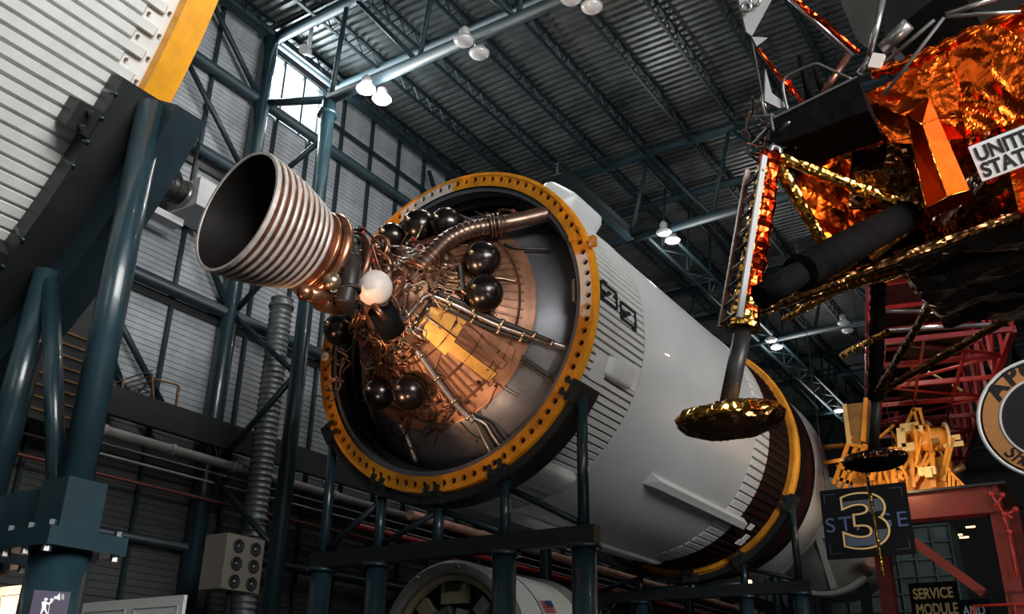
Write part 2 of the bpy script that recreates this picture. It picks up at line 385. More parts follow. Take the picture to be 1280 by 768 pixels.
# ---- roof trusses crossing the hall
ZB, ZT = 18.62, 22.15
def truss(x, label, webs, y0=6.75, y1=-29.5):
    o = thing('roof_truss', label, 'truss', (x, 0, ZB))
    MB().tube((x, y0, ZB), (x, y1, ZB), .17, n=12).build('bottom_chord', TEALR, o)
    MB().tube((x, WY-.4, ZT), (x, y1, ZT), .19, n=12).build('top_chord', TEALR, o)
    for (ya, za), (yb, zb) in webs: MB().tube((x, ya, ZB if za == 0 else ZT), (x, yb, ZB if zb == 0 else ZT), .075, n=8).build('web', TEALR, o)
    MB().tube((x, y0, ZB), (x, WY-.35, 19.6), .12, n=10).build('end_strut', TEALR, o)
    return o
w1 = [((6.7, 0), (6.45, 1)), ((3.4, 0), (6.1, 1)), ((3.35, 0), (2.9, 1))]
for k in range(8): b0 = 3.35-3.3*k; w1 += [((b0-3.3, 0), (b0-.5, 1)), ((b0-3.3, 0), (b0-3.75, 1))]
wr = []
for k in range(10): b0 = 6.3-3.3*k; wr += [((b0, 0), (b0-.95, 1)), ((b0-.95, 1), (b0-3.3, 0))]
truss(TX[0], 'teal tube roof truss over the ribbed second stage', wr)
truss(TX[1], 'teal tube roof truss above the engine nozzle carrying glowing lamps', w1)
truss(TX[2], 'teal tube roof truss above the ribbed aft skirt of the rocket', wr)
truss(TX[3], 'teal tube roof truss above the smooth white tank', wr)
truss(TX[4], 'teal tube roof truss above the far black rocket section', wr)
truss(TX[5], 'teal tube roof truss at the far end beyond the red arm', wr)
# intermediate roof beams parallel to the trusses
for x, l in ((5.45, 'round teal roof beam between lit lamps and clerestory window'), (18.4, 'round teal roof beam beyond the aft skirt'), (31.0, 'round teal roof beam beyond the smooth tank'), (43.6, 'round teal roof beam far down the hall')):
    tag(MB().tube((x, WY-.4, 22.05 if x < 10 else 21.9), (x, -29, 22.05 if x < 10 else 21.9), .16, n=12).build('roof_beam', TEALR, None, org=(x, 0, 21.8)), l, 'beam')
# lengthwise bottom-chord bracing trusses
for x0, x1, ya, yb, l in ((2.7, 14.9, 3.05, 4.2, 'lengthwise lattice brace between two trusses over the engine'), (15.3, 27.5, 2.35, 1.55, 'lengthwise lattice brace with pale edges over the white tank'), (27.9, 40.1, 2.4, 1.5, 'lengthwise lattice brace over the black rocket section'), (40.5, 52.7, 2.4, 1.5, 'lengthwise lattice brace at the far end of the hall'), (15.3, 27.5, -4.3, -5.2, 'lengthwise lattice brace over the foil lander'), (27.9, 40.1, -3.5, -4.4, 'lengthwise lattice brace beyond the foil lander')):
    if x0 == 2.7: continue
    o = thing('bracing_truss', l, 'truss', ((x0+x1)/2, ya, ZB))
    for y in (ya, yb): MB().tube((x0, y, ZB-.02), (x1, y, ZB-.02), .07, n=8).build('chord', TEALR, o)
    MB().tube((x0, ya+.2, ZT), (x1, ya+.2, ZT), .09, n=8).build('chord', TEALD, o)
    n = 10
    for i in range(n):
        a = x0+(x1-x0)*i/n; b_ = x0+(x1-x0)*(i+1)/n
        MB().tube((a, ya if i % 2 else yb, ZB), (b_, yb if i % 2 else ya, ZB), .035, n=6).build('lacing', TEALR, o)
    for i in range(5):
        a = x0+(x1-x0)*(i+.5)/5; b_ = x0+(x1-x0)*(i+1)/5
        MB().tube((a, ya, ZB), (b_, ya+.2, ZT), .05, n=6).build('web', TEALR, o)
# diagonal knee braces from truss 2 (seen right behind the aft ring)
o = thing('roof_brace', 'dark I-beam roof brace running lengthwise behind the amber ring', 'beam', (12, 3.0, ZB))
MB().bar((9.5, 2.95, ZB+.1), (15.0, 2.95, ZB+.1), .1, .42).build('web_plate', BLACKST, o); MB().bar((9.5, 2.95, ZB-.12), (15.0, 2.95, ZB-.12), .3, .03).build('flange', TEALR, o); MB().bar((9.5, 2.95, ZB+.32), (15.0, 2.95, ZB+.32), .3, .03).build('flange', TEALD, o)
# ---- columns
def column(name, x, y, z1, rr, label, collar=True):
    o = thing(name, label, 'column', (x, y, 0))
    MB().tube((x, y, 0), (x, y, z1), rr, n=16).build('shaft', TEAL, o)
    MB().bb((x-.4, y-.4, 0), (x+.4, y+.4, .06)).build('base_plate', TEAL, o)
    if collar: MB().lathe([(z1-.5, rr), (z1-.5, rr+.09), (z1-.36, rr+.09), (z1-.36, rr)], 16, org=(x, y, 0), ax=(0, 0, 1)).build('collar', TEAL, o)
    return o
column('steel_column', 2.5, 6.75, ZB-.1, .21, 'tall teal round column carrying the lamp truss behind the nozzle')
column('steel_column', 2.36, WY-.35, 22.0, .26, 'teal wall column at the left edge of the clerestory window', False)
for x, l in ((15.1, 'teal inner column behind the amber ring'), (27.7, 'teal inner column behind the white tank'), (40.3, 'teal inner column far down the wall'), (52.9, 'teal inner column at the far end')):
    column('steel_column', x, 6.75, ZB-.1, .21, l); column('steel_column', x, WY-.35, 22.0, .24, l.replace('inner', 'wall'), False)
o = thing('column_bracing', 'zigzag teal tube bracing between wall column and tall inner column', 'brace', (2.45, 8.2, 5))
for (ya, za), (yb, zb) in (((9.6, 12.2), (6.8, 9.9)), ((9.6, 12.25), (6.8, 14.2)), ((6.8, 9.85), (9.6, 7.6)), ((6.8, 17.2), (9.6, 16.0)), ((6.8, 14.3), (9.6, 16.1)), ((9.6, 7.6), (6.8, 5.4))):
    MB().tube((2.45, ya, za), (2.45, yb, zb), .085, n=8).build('brace', TEALD, o)
# ================================================================== third stage (rocket_stage): local x = axis
AX = V((0, 0, ZC))
st = thing('rocket_stage', 'white cylindrical rocket stage with amber aft ring, bronze tanks and copper engine nozzle', 'rocket stage', (0, 0, ZC), local=True)
def lx(p): return V(p)-AX                                  # world -> stage local
def ring(name, prof, m, n=96, parent=None, a0=0, a1=2*pi, close=True, smooth=True):
    mb = MB().lathe(prof, n, a0, a1, smooth=smooth, close=close); o = mb.build(name, m, parent or st); return o
def sharp(o, ang=35):
    me = o.data; bm = bmesh.new(); bm.from_mesh(me)
    for e in bm.edges:
        if len(e.link_faces) == 2 and e.link_faces[0].normal.angle(e.link_faces[1].normal, 0) > R_(ang): e.smooth = False
    bm.to_mesh(me); bm.free(); return o
# holed amber flange, inner lip and rim
N = 88; mb = MB(); ri, ro = 3.08, 3.37
for i in range(N):
    a = 2*pi*i/N; da = 2*pi/N; rc = 3.24; ac = a+da/2
    def P(r_, t): return (-.03, r_*cos(t), r_*sin(t))
    outer = [P(ri, a), P(ri, ac), P(ri, a+da), P(rc, a+da), P(ro, a+da), P(ro, ac), P(ro, a), P(rc, a)]
    hole = []; hb = []; hr = .064
    for q in range(8):
        ph = pi+pi/4*(-1+q)            # matches the boundary order
        x_ = hr*cos(ph); y_ = hr*sin(ph)
        hole.append((-.03, (rc+x_)*cos(ac)-y_*sin(ac), (rc+x_)*sin(ac)+y_*cos(ac)))
    order = []
    for bq in outer:
        d = V(bq)-V((-.03, rc*cos(ac), rc*sin(ac))); lr = d.dot(V((0, cos(ac), sin(ac)))); lt = d.dot(V((0, -sin(ac), cos(ac)))); order.append(math.atan2(lt, lr))
    hole = [(-.03, (rc+hr*cos(t))*cos(ac)-hr*sin(t)*sin(ac), (rc+hr*cos(t))*sin(ac)+hr*sin(t)*cos(ac)) for t in order]
    hb = [(.05, p[1], p[2]) for p in hole]
    mb.add(outer+hole+hb, [(q, (q+1) % 8, 8+(q+1) % 8, 8+q) for q in range(8)]+[(8+q, 8+(q+1) % 8, 16+(q+1) % 8, 16+q) for q in range(8)])
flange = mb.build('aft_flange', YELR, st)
# paint worn to white primer in two patches of the flange (fixed to the part)
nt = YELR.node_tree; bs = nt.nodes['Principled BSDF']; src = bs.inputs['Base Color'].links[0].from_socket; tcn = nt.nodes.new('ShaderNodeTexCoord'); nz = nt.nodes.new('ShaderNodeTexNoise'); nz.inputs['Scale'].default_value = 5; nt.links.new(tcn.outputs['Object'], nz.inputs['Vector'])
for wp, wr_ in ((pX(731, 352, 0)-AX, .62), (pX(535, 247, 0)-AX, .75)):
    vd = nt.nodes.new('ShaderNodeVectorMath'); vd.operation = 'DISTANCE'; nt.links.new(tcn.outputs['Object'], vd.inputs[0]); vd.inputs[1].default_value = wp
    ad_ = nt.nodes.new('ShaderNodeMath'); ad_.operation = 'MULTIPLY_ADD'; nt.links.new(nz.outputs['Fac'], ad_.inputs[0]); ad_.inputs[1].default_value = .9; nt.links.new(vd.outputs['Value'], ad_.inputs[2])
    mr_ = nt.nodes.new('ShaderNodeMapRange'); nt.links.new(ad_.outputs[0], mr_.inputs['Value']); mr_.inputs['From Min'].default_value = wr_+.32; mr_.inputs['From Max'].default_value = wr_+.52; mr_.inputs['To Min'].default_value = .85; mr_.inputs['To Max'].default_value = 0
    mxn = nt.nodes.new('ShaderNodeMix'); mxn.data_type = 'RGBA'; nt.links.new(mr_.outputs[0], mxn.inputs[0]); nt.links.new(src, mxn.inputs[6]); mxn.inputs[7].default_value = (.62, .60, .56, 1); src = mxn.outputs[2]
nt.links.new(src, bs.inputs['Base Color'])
sharp(ring('flange_backing', [(.045, 3.09), (.045, 3.36), (.06, 3.36), (.06, 3.09)], BLACK))
sharp(ring('flange_rim', [(-.03, 3.37), (-.03, 3.40), (.14, 3.40), (.14, 3.37)], YEL, 128))
sharp(ring('flange_step', [(-.045, 3.325), (-.045, 3.385), (-.028, 3.385), (-.028, 3.325)], YELB, 128))
sharp(ring('inner_lip', [(.02, 2.98), (.02, 3.08), (.05, 3.08), (.32, 3.05), (.32, 3.0), (.05, 3.0)], DOMEG))
sharp(ring('inner_frame', [(.42, 2.86), (.42, 3.1), (.47, 3.1), (.47, 2.86)], DKPIPE))
# worn white patch of the flange (small plates where the paint is gone)
for a0, a1 in ((172, 198),):
    pass
# aft skirt: barrel and stringers
sharp(ring('aft_skirt', [(.10, 3.10), (.10, 3.285), (2.26, 3.285), (2.26, 3.10)], GROOVE, 120))
def stringer(x0, x1, rr, wd, ht, m):
    mb = MB(); hw = wd/2
    pr_ = [(-hw, 0), (-hw*.8, ht), (hw*.8, ht), (hw, 0)]
    vs_ = []
    for x, hh in ((x0, .1), (x0+.06, 1), (x1-.06, 1), (x1, .1)):
        vs_ += [(x, rr+z*hh, y) for y, z in pr_]
    fs = []
    for k in range(3):
        for j in range(3): fs.append((k*4+j, k*4+j+1, k*4+4+j+1, k*4+4+j))
    fs += [(0, 1, 2, 3), (12, 13, 14, 15)]
    mb.add(vs_, fs); return mb.mesh('stringer', m)
SK = bpy.data.objects['aft_skirt']
me = stringer(.16, 2.24, 3.284, .122, .032, RIBP)
def near(th, spans):
    d = math.degrees(th) % 360
    return any(a <= d <= b_ for a, b_ in spans)
NS = 138
for i in range(NS): inst('stringer', me, SK, rot=(2*pi*i/NS, 0, 0))
# tank
sharp(ring('tank', [(2.24, 3.1), (2.24, 3.302), (2.30, 3.31), (8.64, 3.31), (8.70, 3.302), (8.70, 3.1)], WHITEP, 160))
sharp(ring('weld_band', [(2.22, 3.3), (2.22, 3.325), (2.27, 3.325), (2.27, 3.3)], RIBP, 160))
# forward skirt
sharp(ring('forward_skirt', [(8.66, 3.1), (8.66, 3.285), (9.75, 3.285), (9.75, 3.1)], GROOVE, 120)); SK2 = bpy.data.objects['forward_skirt']
me = stringer(8.72, 9.74, 3.284, .198, .036, RIBP); NF = 92
for i in range(NF): inst('stringer', me, SK2, rot=(2*pi*(i+.5)/NF, 0, 0))
# black ribbed section
sharp(ring('black_skirt', [(9.75, 3.05), (9.75, 3.27), (11.5, 3.27), (11.5, 3.05)], BLACK, 120)); SK3 = bpy.data.objects['black_skirt']
me = stringer(9.78, 11.48, 3.268, .11, .03, REDBLK)
for i in range(NF): inst('stringer', me, SK3, rot=(2*pi*(i+.5)/NF, 0, 0))
sharp(ring('amber_band', [(11.5, 3.2), (11.5, 3.40), (11.62, 3.44), (11.92, 3.44), (12.0, 3.38), (12.0, 3.2)], YELB, 128))
sharp(ring('band_edge', [(11.60, 3.43), (11.62, 3.475), (11.70, 3.475), (11.72, 3.43)], YEL, 128))
sharp(ring('dark_section', [(12.0, 3.1), (12.0, 3.28), (13.85, 3.28), (13.85, 3.1)], BLACK, 120))
sharp(ring('dark_section_band', [(13.0, 3.27), (13.0, 3.31), (13.5, 3.31), (13.5, 3.27)], REDBLK, 120))
mb = MB().lathe([(13.85, 3.28), (15.4, 3.26), (15.42, 3.1)], 120); sharp(mb.build('white_collar', WHITEP, st))
mb = MB().lathe([(15.42, 3.1), (15.6, 3.0), (16.4, 2.85), (16.4, 2.6), (15.6, .01)], 96); sharp(mb.build('dark_nose_frame', DKPIPE, st))
# small placards on the black section
for px, py in ((938, 659), (925, 678), (932, 672)):
    p = pcyl(px, py, 3.31); th = math.atan2(p.z-ZC, p.y); 
    MB().box((p.x, 3.32, 0), (.28 if px > 930 else .4, .03, .18)).build('placard', SIGNW, st).rotation_euler = (th, 0, 0)
# pods and fairings
def pod(name, x0, x1, deg, wd, ht, m, nose=.25, r0=3.29, rnd=.5):
    mb = MB(); nx, na = 14, 12; vs_ = []
    for i in range(nx+1):
        u = i/nx; x = x0+(x1-x0)*u; e = min(u, 1-u)*(x1-x0)/nose; s_ = math.sqrt(max(0, 1-(1-min(e, 1))**2)) if e < 1 else 1
        s_ = max(s_, .02)
        for j in range(na+1):
            t = pi*j/na; c = cos(t); s2 = sin(t)
            y = wd/2*(abs(c)**rnd)*(1 if c > 0 else -1)*(.55+.45*s_); z = ht*(s2**rnd)*s_
            vs_.append((x, r0-.03+z, y))
    fs = [(i*(na+1)+j, i*(na+1)+j+1, (i+1)*(na+1)+j+1, (i+1)*(na+1)+j) for i in range(nx) for j in range(na)]
    mb.add(vs_, fs, True); o = mb.build(name, m, st); o.rotation_euler = (R_(deg), 0, 0); return o
pod('equipment_pod', .85, 1.95, 200.5, .46, .20, WHITEP, .35)
pod('equipment_pod', .45, 2.2, 243, .62, .26, WHITEP, .35)
pod('thruster_fairing', .45, 1.95, 130, .95, .42, WHITEP, .25, rnd=.35)
pod('conduit_fairing', 2.5, 10.1, 271, .26, .16, WHITEP, .12, rnd=.5)
# wedge-nosed long fairing
mb = MB(); xa, xb = 4.35, 10.0
mb.add([(xa, 3.29, 0.16), (xa, 3.29, -.16), (xa+.45, 3.47, .06), (xa+.35, 3.47, -.12), (xb, 3.47, .06), (xb, 3.47, -.12), (xb, 3.29, .16), (xb, 3.29, -.16)],
       [(0, 2, 3, 1), (2, 4, 5, 3), (0, 6, 4, 2), (1, 3, 5, 7), (4, 6, 7, 5)])
mb.build('tunnel_fairing', WHITEP, st).rotation_euler = (R_(228), 0, 0)
mb = MB()
mb.add([(xa+.5, 3.472, .075), (xb, 3.472, .075), (xb, 3.49, .05), (xa+.5, 3.49, .05), (xa+.5, 3.49, .015), (xb, 3.49, .015)], [(0, 1, 2, 3), (3, 2, 5, 4)]); mb.build('fairing_ridge', RIBP, st).rotation_euler = (R_(228), 0, 0)
# plain door plates beside the pods
for x0, x1, dg, wd in ((.45, .95, 203, .5), (1.86, 2.2, 199, .5)):
    MB().bb((x0, 3.30, -wd/2), (x1, 3.322, wd/2)).build('access_plate', RIBP, st).rotation_euler = (R_(dg), 0, 0)
# dark bracket frames high on the aft skirt
def bracket(x0, x1, deg, wd, m=INK):
    mb = MB(); h = 3.325; t = .035
    for a, b_ in (((x0, -wd/2), (x1, -wd/2)), ((x0, wd/2), (x1, wd/2)), ((x0, -wd/2), (x0, wd/2)), ((x1, -wd/2), (x1, wd/2)), ((x0, 0), ((x0+x1)/2, 0))):
        mb.bar((a[0], h, a[1]), (b_[0], h, b_[1]), t, .05, (0, 1, 0))
    o = mb.build('bracket_frame', m, st); o.rotation_euler = (R_(deg), 0, 0)
    for k in range(3):
        q = MB().box((x0+.08+.13*k, h, wd/2-.07-.07*k), (.09, .06, .06)).build('bracket_block', m, st); q.rotation_euler = (R_(deg), 0, 0)
bracket(.30, .95, 178, .34); bracket(1.12, 1.75, 180, .34)
for k in range(4): MB().box((.5+.4*k, 3.33, 0), (.16, .04, .035)).build('skirt_clip', INK, st).rotation_euler = (R_(174+k*3.2), 0, 0)
# ---- aft bay
dome = ring('aft_dome', [(1.25, 3.12), (.95, 3.02), (.55, 2.72), (.2, 2.36), (.02, 2.16), (-.02, 2.1)], DOMEG, 96, close=False)
CB, CR, CA, CAR = -.10, 2.15, -1.95, .50        # thrust cone base x / radius, apex x / radius
def cone_r(x): return CR+(CAR-CR)*(CB-x)/(CB-CA)
cone = ring('thrust_cone', [(CB+.06, 2.05), (CB, CR+.03), (CB-.02, CR), (CA, CAR), (CA, .01)], CONE, 96, close=False); sharp(cone)
for i in range(72):
    t = 2*pi*i/72+.02; f = .50 if i % 2 else .78
    x0, x1 = CB-.17, CB+(CA-CB)*f
    a = V((x0, cone_r(x0)+.012, 0)); b_ = V((x1, cone_r(x1)+.012, 0))
    key = 'cs%d' % (i % 2)
    if key not in SC: SC[key] = MB().bar(a, b_, .045, .04, (0, 1, 0)).mesh('stringer', STRG)
    inst('stringer', SC[key], cone, rot=(t, 0, 0))
for k, f in enumerate((.12, .34, .56, .78)):
    x = CB+(CA-CB)*f; mb = MB().lathe([(x, cone_r(x)), (x-.01, cone_r(x)+.03), (x-.04, cone_r(x)+.035), (x-.05, cone_r(x))], 72); sharp(mb.build('cone_hoop', STRG, cone))
def pcone(px, py, off=0.):
    d = ray(px, py); best = None
    for i in range(4000):
        t = 13+i*.002; p = CAM+d*t-AX
        if CA-.3 < p.x < .1 and math.hypot(p.y, p.z) < cone_r(p.x)+off: return p
    for i in range(4000):            # misses the cone: dome depth
        t = 13+i*.002; p = CAM+d*t-AX
        r_ = math.hypot(p.y, p.z)
        if p.x > .02+max(0, r_-2.16)*.72-off: return p
    return CAM+d*18-AX
# gold panels on the cone
for k, q in enumerate((((530, 391), (545, 374), (586, 398), (572, 422)), ((520, 411), (530, 393), (571, 424), (558, 445)), ((574, 404), (592, 412), (634, 455), (628, 462)), ((560, 440), (568, 428), (622, 468), (612, 478)), ((578, 398), (592, 404), (645, 437), (640, 450)), ((508, 432), (522, 414), (553, 440), (545, 462)))):
    ps = [pcone(*p, .045) for p in q]; nrm = V((-.6, 0, 0))
    m3 = [p+V((-.025, 0, 0)) for p in ps]
    MB().add(ps+m3, [(4, 5, 6, 7), (0, 1, 5, 4), (1, 2, 6, 5), (2, 3, 7, 6), (3, 0, 4, 7)]).build('cone_panel', GOLDP if k in (0, 1, 3) else CONE, cone)
# bronze spheres
for k, (px, py, xx, rr) in enumerate(((490, 296, -.75, .275), (524, 283, -.6, .335), (558, 280, -.5, .315), (603, 325, -1.0, .33), (606, 367, -1.05, .325), (474, 492, -.8, .285), (512, 491, -.95, .31), (424, 412, -.45, .32))):
    rr *= 1.07; p = pX(px, py, xx)-AX; o = MB().sphere(p, rr, 32, 20).build('gas_sphere', SPH, st)
    d = p.normalized(); mb = MB()
    mb.lathe([(-.012, rr), (-.012, rr+.008), (.012, rr+.008), (.012, rr)], 32, org=p, ax=(.3, .9, .3)); mb.build('weld_seam', SPH, o)
    q = V((CB, 0, 0)); r_ = math.hypot(p.y, p.z); foot = V((p.x+.45, p.y*.8, p.z*.8))
    MB().path(smooth_path([p+V((.1, 0, 0)), foot]), .05, 8).build('mount_strut', COPD, o)
    MB().lathe([(0, .05), (.05, .05), (.06, .03), (.12, .03)], 12, org=p-V((rr-.01, 0, 0)), ax=(-1, 0, 0)).build('boss', BRASS, o)
p = pX(468, 360, -2.75)-AX; ws = MB().sphere(p, .316, 36, 22).build('white_start_tank', WSPH, st)
MB().tube(p+V((0, 0, -.3)), p+V((.25, -.1, -.55)), .06, n=10).build('mount_strut', COPD, ws)
# dark drum and plate behind the white tank
MB().tube(p+V((.3, .1, -.25)), p+V((.75, .15, -.55)), .24, n=20).build('pump_housing', BLACK, st)
# ---- engine
G0 = V((-1.9, 0, 0)); E0 = V((-5.2, .4, .2)); ea = (G0-E0).normalized(); EL = (G0-E0).length
prof = [(0, 1.05), (.25, 1.035), (.5, 1.0), (.8, .94), (1.1, .855), (1.35, .765), (1.55, .68), (1.75, .58), (1.95, .46), (2.1, .36), (2.25, .315), (2.4, .34), (2.7, .36), (2.95, .36)]
def pr_r(s_):
    for (a, ra), (b_, rb) in zip(prof, prof[1:]):
        if a <= s_ <= b_: return ra+(rb-ra)*(s_-a)/(b_-a)
bell = MB().lathe(prof, 64, org=E0, ax=ea).build('engine_bell', BELLC, st)
MB().lathe([(s_+.004, max(r_-.025, .05)) for s_, r_ in prof], 64, org=E0, ax=ea).build('bell_lining', BELLIN, bell)
sharp(MB().lathe([(0, 1.02), (-.02, 1.025), (-.02, 1.075), (.05, 1.085), (.05, 1.05)], 72, org=E0, ax=ea).build('bell_lip', BELLW, bell))
for k in range(9):
    s_ = .17+.145*k; r_ = pr_r(s_); w_ = .031
    sharp(MB().lathe([(s_-w_, r_-.005), (s_-w_, r_+.022), (s_, r_+.034), (s_+w_, r_+.022), (s_+w_, r_-.02)], 64, org=E0, ax=ea).build('stiffening_band', BELLW, bell))
def torus(s_, rad, minor, m, name, parent=st, a0=0, a1=2*pi):
    e1 = ea.orthogonal().normalized(); e2 = ea.cross(e1); n = 48
    pts = [E0+ea*s_+(e1*cos(a0+(a1-a0)*i/n)+e2*sin(a0+(a1-a0)*i/n))*rad for i in range(n if a1-a0 > 6.28 else n+1)]
    return MB().path(pts, minor, 12, closed=a1-a0 > 6.28).build(name, m, parent)
torus(1.56, .70, .055, COPPER, 'fuel_manifold', bell); torus(1.75, .70, .11, COPPER, 'turbine_exhaust_manifold', bell); torus(2.0, .56, .05, COPD, 'coolant_manifold', bell)
torus(2.55, .42, .05, COPPER, 'injector_manifold', bell)
MB().lathe([(2.9, .36), (2.95, .44), (3.05, .44), (3.15, .34), (3.3, .2), (EL, .16)], 32, org=E0, ax=ea).build('injector_dome', BRASS, bell)
# turbopump bodies, ducts and the dark fat duct in front of the chamber
def ppt(px, py, x): return pX(px, py, x)-AX
MB().path(smooth_path([ppt(428, 290, -3.3), ppt(436, 308, -3.35), ppt(438, 345, -3.4), ppt(430, 380, -3.4)]), [.17]*19, 14).build('propellant_duct', DKPIPE, st)
for py in (300, 322, 340, 362): 
    q = ppt(437, py, -3.38); MB().lathe([(-.03, .17), (-.03, .2), (.03, .2), (.03, .17)], 20, org=q, ax=(0, 0, 1)).build('duct_flange', DKPIPE, st)
MB().sphere(ppt(415, 352, -3.75), .155, 24, 16).build('helium_bottle', BRASS, st)
MB().tube(ppt(383, 366, -4.1), ppt(410, 372, -3.6), .12, n=16).build('turbopump', COPPER, st); MB().sphere(ppt(381, 366, -4.15), .14, 20, 12).build('turbopump_volute', COPPER, st)
torus(2.3, .62, .09, COPD, 'crossover_duct', st, .4, 3.6)
MB().tube(ppt(400, 378, -3.7), ppt(425, 384, -3.1), .15, n=16).build('turbopump', COPD, st)
MB().lathe([(0, .1), (0, .22), (.12, .22), (.12, .12), (.3, .12), (.3, .2), (.4, .2), (.4, .05)], 20, org=ppt(460, 318, -2.5), ax=(.6, -.6, .2)).build('valve_body', COPD, st)
q = ppt(470, 312, -2.5); MB().path([q+V((.0, .26*cos(a), .26*sin(a))) for a in [2*pi*i/24 for i in range(24)]], .035, 8, closed=True).build('gimbal_ring', COPPER, st)
MB().tube(ppt(450, 333, -3.0), ppt(464, 312, -3.0), .045, n=10).build('red_actuator', REDM, st); MB().tube(ppt(452, 297, -2.8), ppt(455, 285, -2.8), .05, n=10).build('red_valve', REDM, st)
MB().sphere(ppt(466, 326, -2.9), .05, 12, 8).build('red_valve', REDM, st)
# bundle of feed lines sweeping from the engine to the cone
for k in range(7):
    o_ = 3.1*k
    MB().path(smooth_path([ppt(476+.4*k, 300+o_, -1.9), ppt(490, 322+o_*.9, -1.75), ppt(508, 340+o_*.75, -1.65), ppt(532+k, 343+o_*.72, -1.6)]), .035, 7).build('feed_line', COPPER if k % 2 else COPD, st)
# rectangular junction frame
fr = [ppt(543, 338, -1.45), ppt(575, 330, -1.3), ppt(578, 362, -1.3), ppt(545, 362, -1.45)]; mb = MB()
for a, b_ in zip(fr, fr[1:]+fr[:1]): mb.bar(a, b_, .04, .04)
jf = mb.build('junction_frame', STEELP, st)
MB().add([p+V((.12, 0, 0)) for p in fr], [(0, 1, 2, 3)]).build('junction_back', DKPIPE, jf)
for k in range(4): MB().path(smooth_path([ppt(548, 343+5*k, -1.42), ppt(557, 340+5*k, -1.48), ppt(572, 342+5*k, -1.38)]), .022, 6).build('hose', BRASS, jf)
# big curved duct from the cone to the flange
dp = smooth_path([ppt(522, 338, -1.75), ppt(540, 319, -1.5), ppt(560, 300, -1.25), ppt(585, 288, -1.0), ppt(612, 283, -.7), ppt(640, 278, -.45), ppt(698, 264, .32)], 8)
du = MB().path(dp, .165, 18).build('vent_duct', BRZ, st)
for i, p in enumerate(dp):
    if i % 2 == 0 and i < 40:
        d = dp[min(i+1, len(dp)-1)]-dp[max(i-1, 0)]; MB().lathe([(-.018, .16), (-.018, .178), (.018, .178), (.018, .16)], 20, org=p, ax=d).build('duct_ring', BRZ if i > 8 else COPPER, du)
for i in (32, 34, 36): 
    d = dp[i+1]-dp[i-1]; MB().lathe([(-.02, .15), (-.02, .24), (.02, .24), (.02, .15)], 20, org=dp[i], ax=d).build('duct_flange', BRZ, du)
# long conduit runs
def run(pix, rad, m, off=.12, name='conduit', clips=True):
    ps = [pcone(*p, off) for p in pix]; o = MB().path(smooth_path(ps, 4), rad, 8).build(name, m, st)
    if clips:
        for p, q in zip(ps, ps[1:]):
            c = (p+q)/2; d = q-p; MB().lathe([(-.03, rad), (-.03, rad+.022), (.03, rad+.022), (.03, rad)], 10, org=c, ax=d).build('clip', BRASS, o)
run([(503, 402), (518, 385), (533, 370), (548, 373), (578, 386), (610, 402), (640, 414), (668, 422), (712, 436)], .045, STEELP)
run([(512, 412), (528, 394), (540, 380), (575, 394), (605, 408), (640, 421), (662, 428)], .035, DKPIPE)
run([(545, 366), (575, 378), (610, 396), (645, 410), (690, 428)], .05, DKPIPE, .16)
run([(516, 432), (535, 458), (556, 488), (578, 515), (592, 528)], .055, STEELP)
for k in range(4): run([(585+2*k, 520+k), (596+5*k, 532-k), (606+6*k, 552-2*k), (618+7*k, 575-4*k)], .028, STEELP if k % 2 == 0 else DKPIPE, .05, clips=False)
run([(500, 530), (509, 548), (520, 578)], .05, STEELP, .05, clips=False)
run([(652, 446), (668, 457), (690, 472)], .035, DKPIPE, .05, clips=False); run([(650, 452), (668, 463), (694, 480)], .028, DKPIPE, .05, clips=False)
run([(630, 305), (645, 310), (690, 312)], .035, DKPIPE, .06, clips=False)
run([(560, 262), (580, 272), (600, 278)], .035, STEELP, .3, clips=False)
# chequered details: many small copper lines, fittings and boxes over the bay
rnd = random.Random(11)
def clutter(region, n, rad=(.009, .022), mats=(COPPER, COPD, STEELP, BRASS), off=(.04, .22), step=15):
    for _ in range(n):
        x = rnd.uniform(region[0], region[2]); y = rnd.uniform(region[1], region[3]); o_ = rnd.uniform(*off); pts = [pcone(x, y, o_)]
        a = rnd.choice((.5, .55, .6, 2.1, -1.0, -.35))
        for k in range(rnd.randint(2, 4)):
            a += rnd.choice((0, 0, 0, .3, -.3, 1.4, -1.4)); x += cos(a)*step*rnd.uniform(.4, 1); y += sin(a)*step*rnd.uniform(.4, 1)
            pts.append(pcone(x, y, o_))
        if max((p-pts[0]).length for p in pts) > 1.3 or max(math.hypot(p.y, p.z) for p in pts) > 2.75: continue
        MB().path(smooth_path(pts, 3), rnd.uniform(*rad), 6).build('small_pipe', rnd.choice(mats), st)
        if rnd.random() < .7:
            p = pts[rnd.randint(0, len(pts)-1)]; s_ = rnd.uniform(.025, .06)
            MB().lathe([(0, s_*.4), (0, s_), (s_*.8, s_), (s_*.8, s_*.6), (s_*1.6, s_*.6), (s_*1.6, .005)], 8, org=p, ax=(-1, rnd.uniform(-.6, .6), rnd.uniform(-.6, .6)), smooth=False).build('fitting', rnd.choice(mats*3+(REDM,)), st)
clutter((495, 308, 560, 335), 34); clutter((495, 335, 600, 372), 22); clutter((580, 330, 600, 400), 20, off=(.03, .15)); clutter((440, 415, 505, 470), 60, mats=(COPPER, COPD, COPD, BRASS, DKPIPE)); clutter((480, 380, 520, 440), 24)
clutter((410, 430, 460, 500), 36, mats=(COPD, DKPIPE, COPPER)); clutter((420, 500, 500, 580), 30, mats=(COPD, DKPIPE, DKPIPE, COPPER), off=(.03, .12));  clutter((540, 470, 620, 520), 6, rad=(.008, .02), off=(.02, .1), mats=(COPD, STRG))
clutter((570, 250, 660, 268), 22, mats=(COPD, COPPER), off=(.05, .25)); clutter((500, 505, 570, 535), 18, mats=(COPD, DKPIPE), off=(.03, .2))
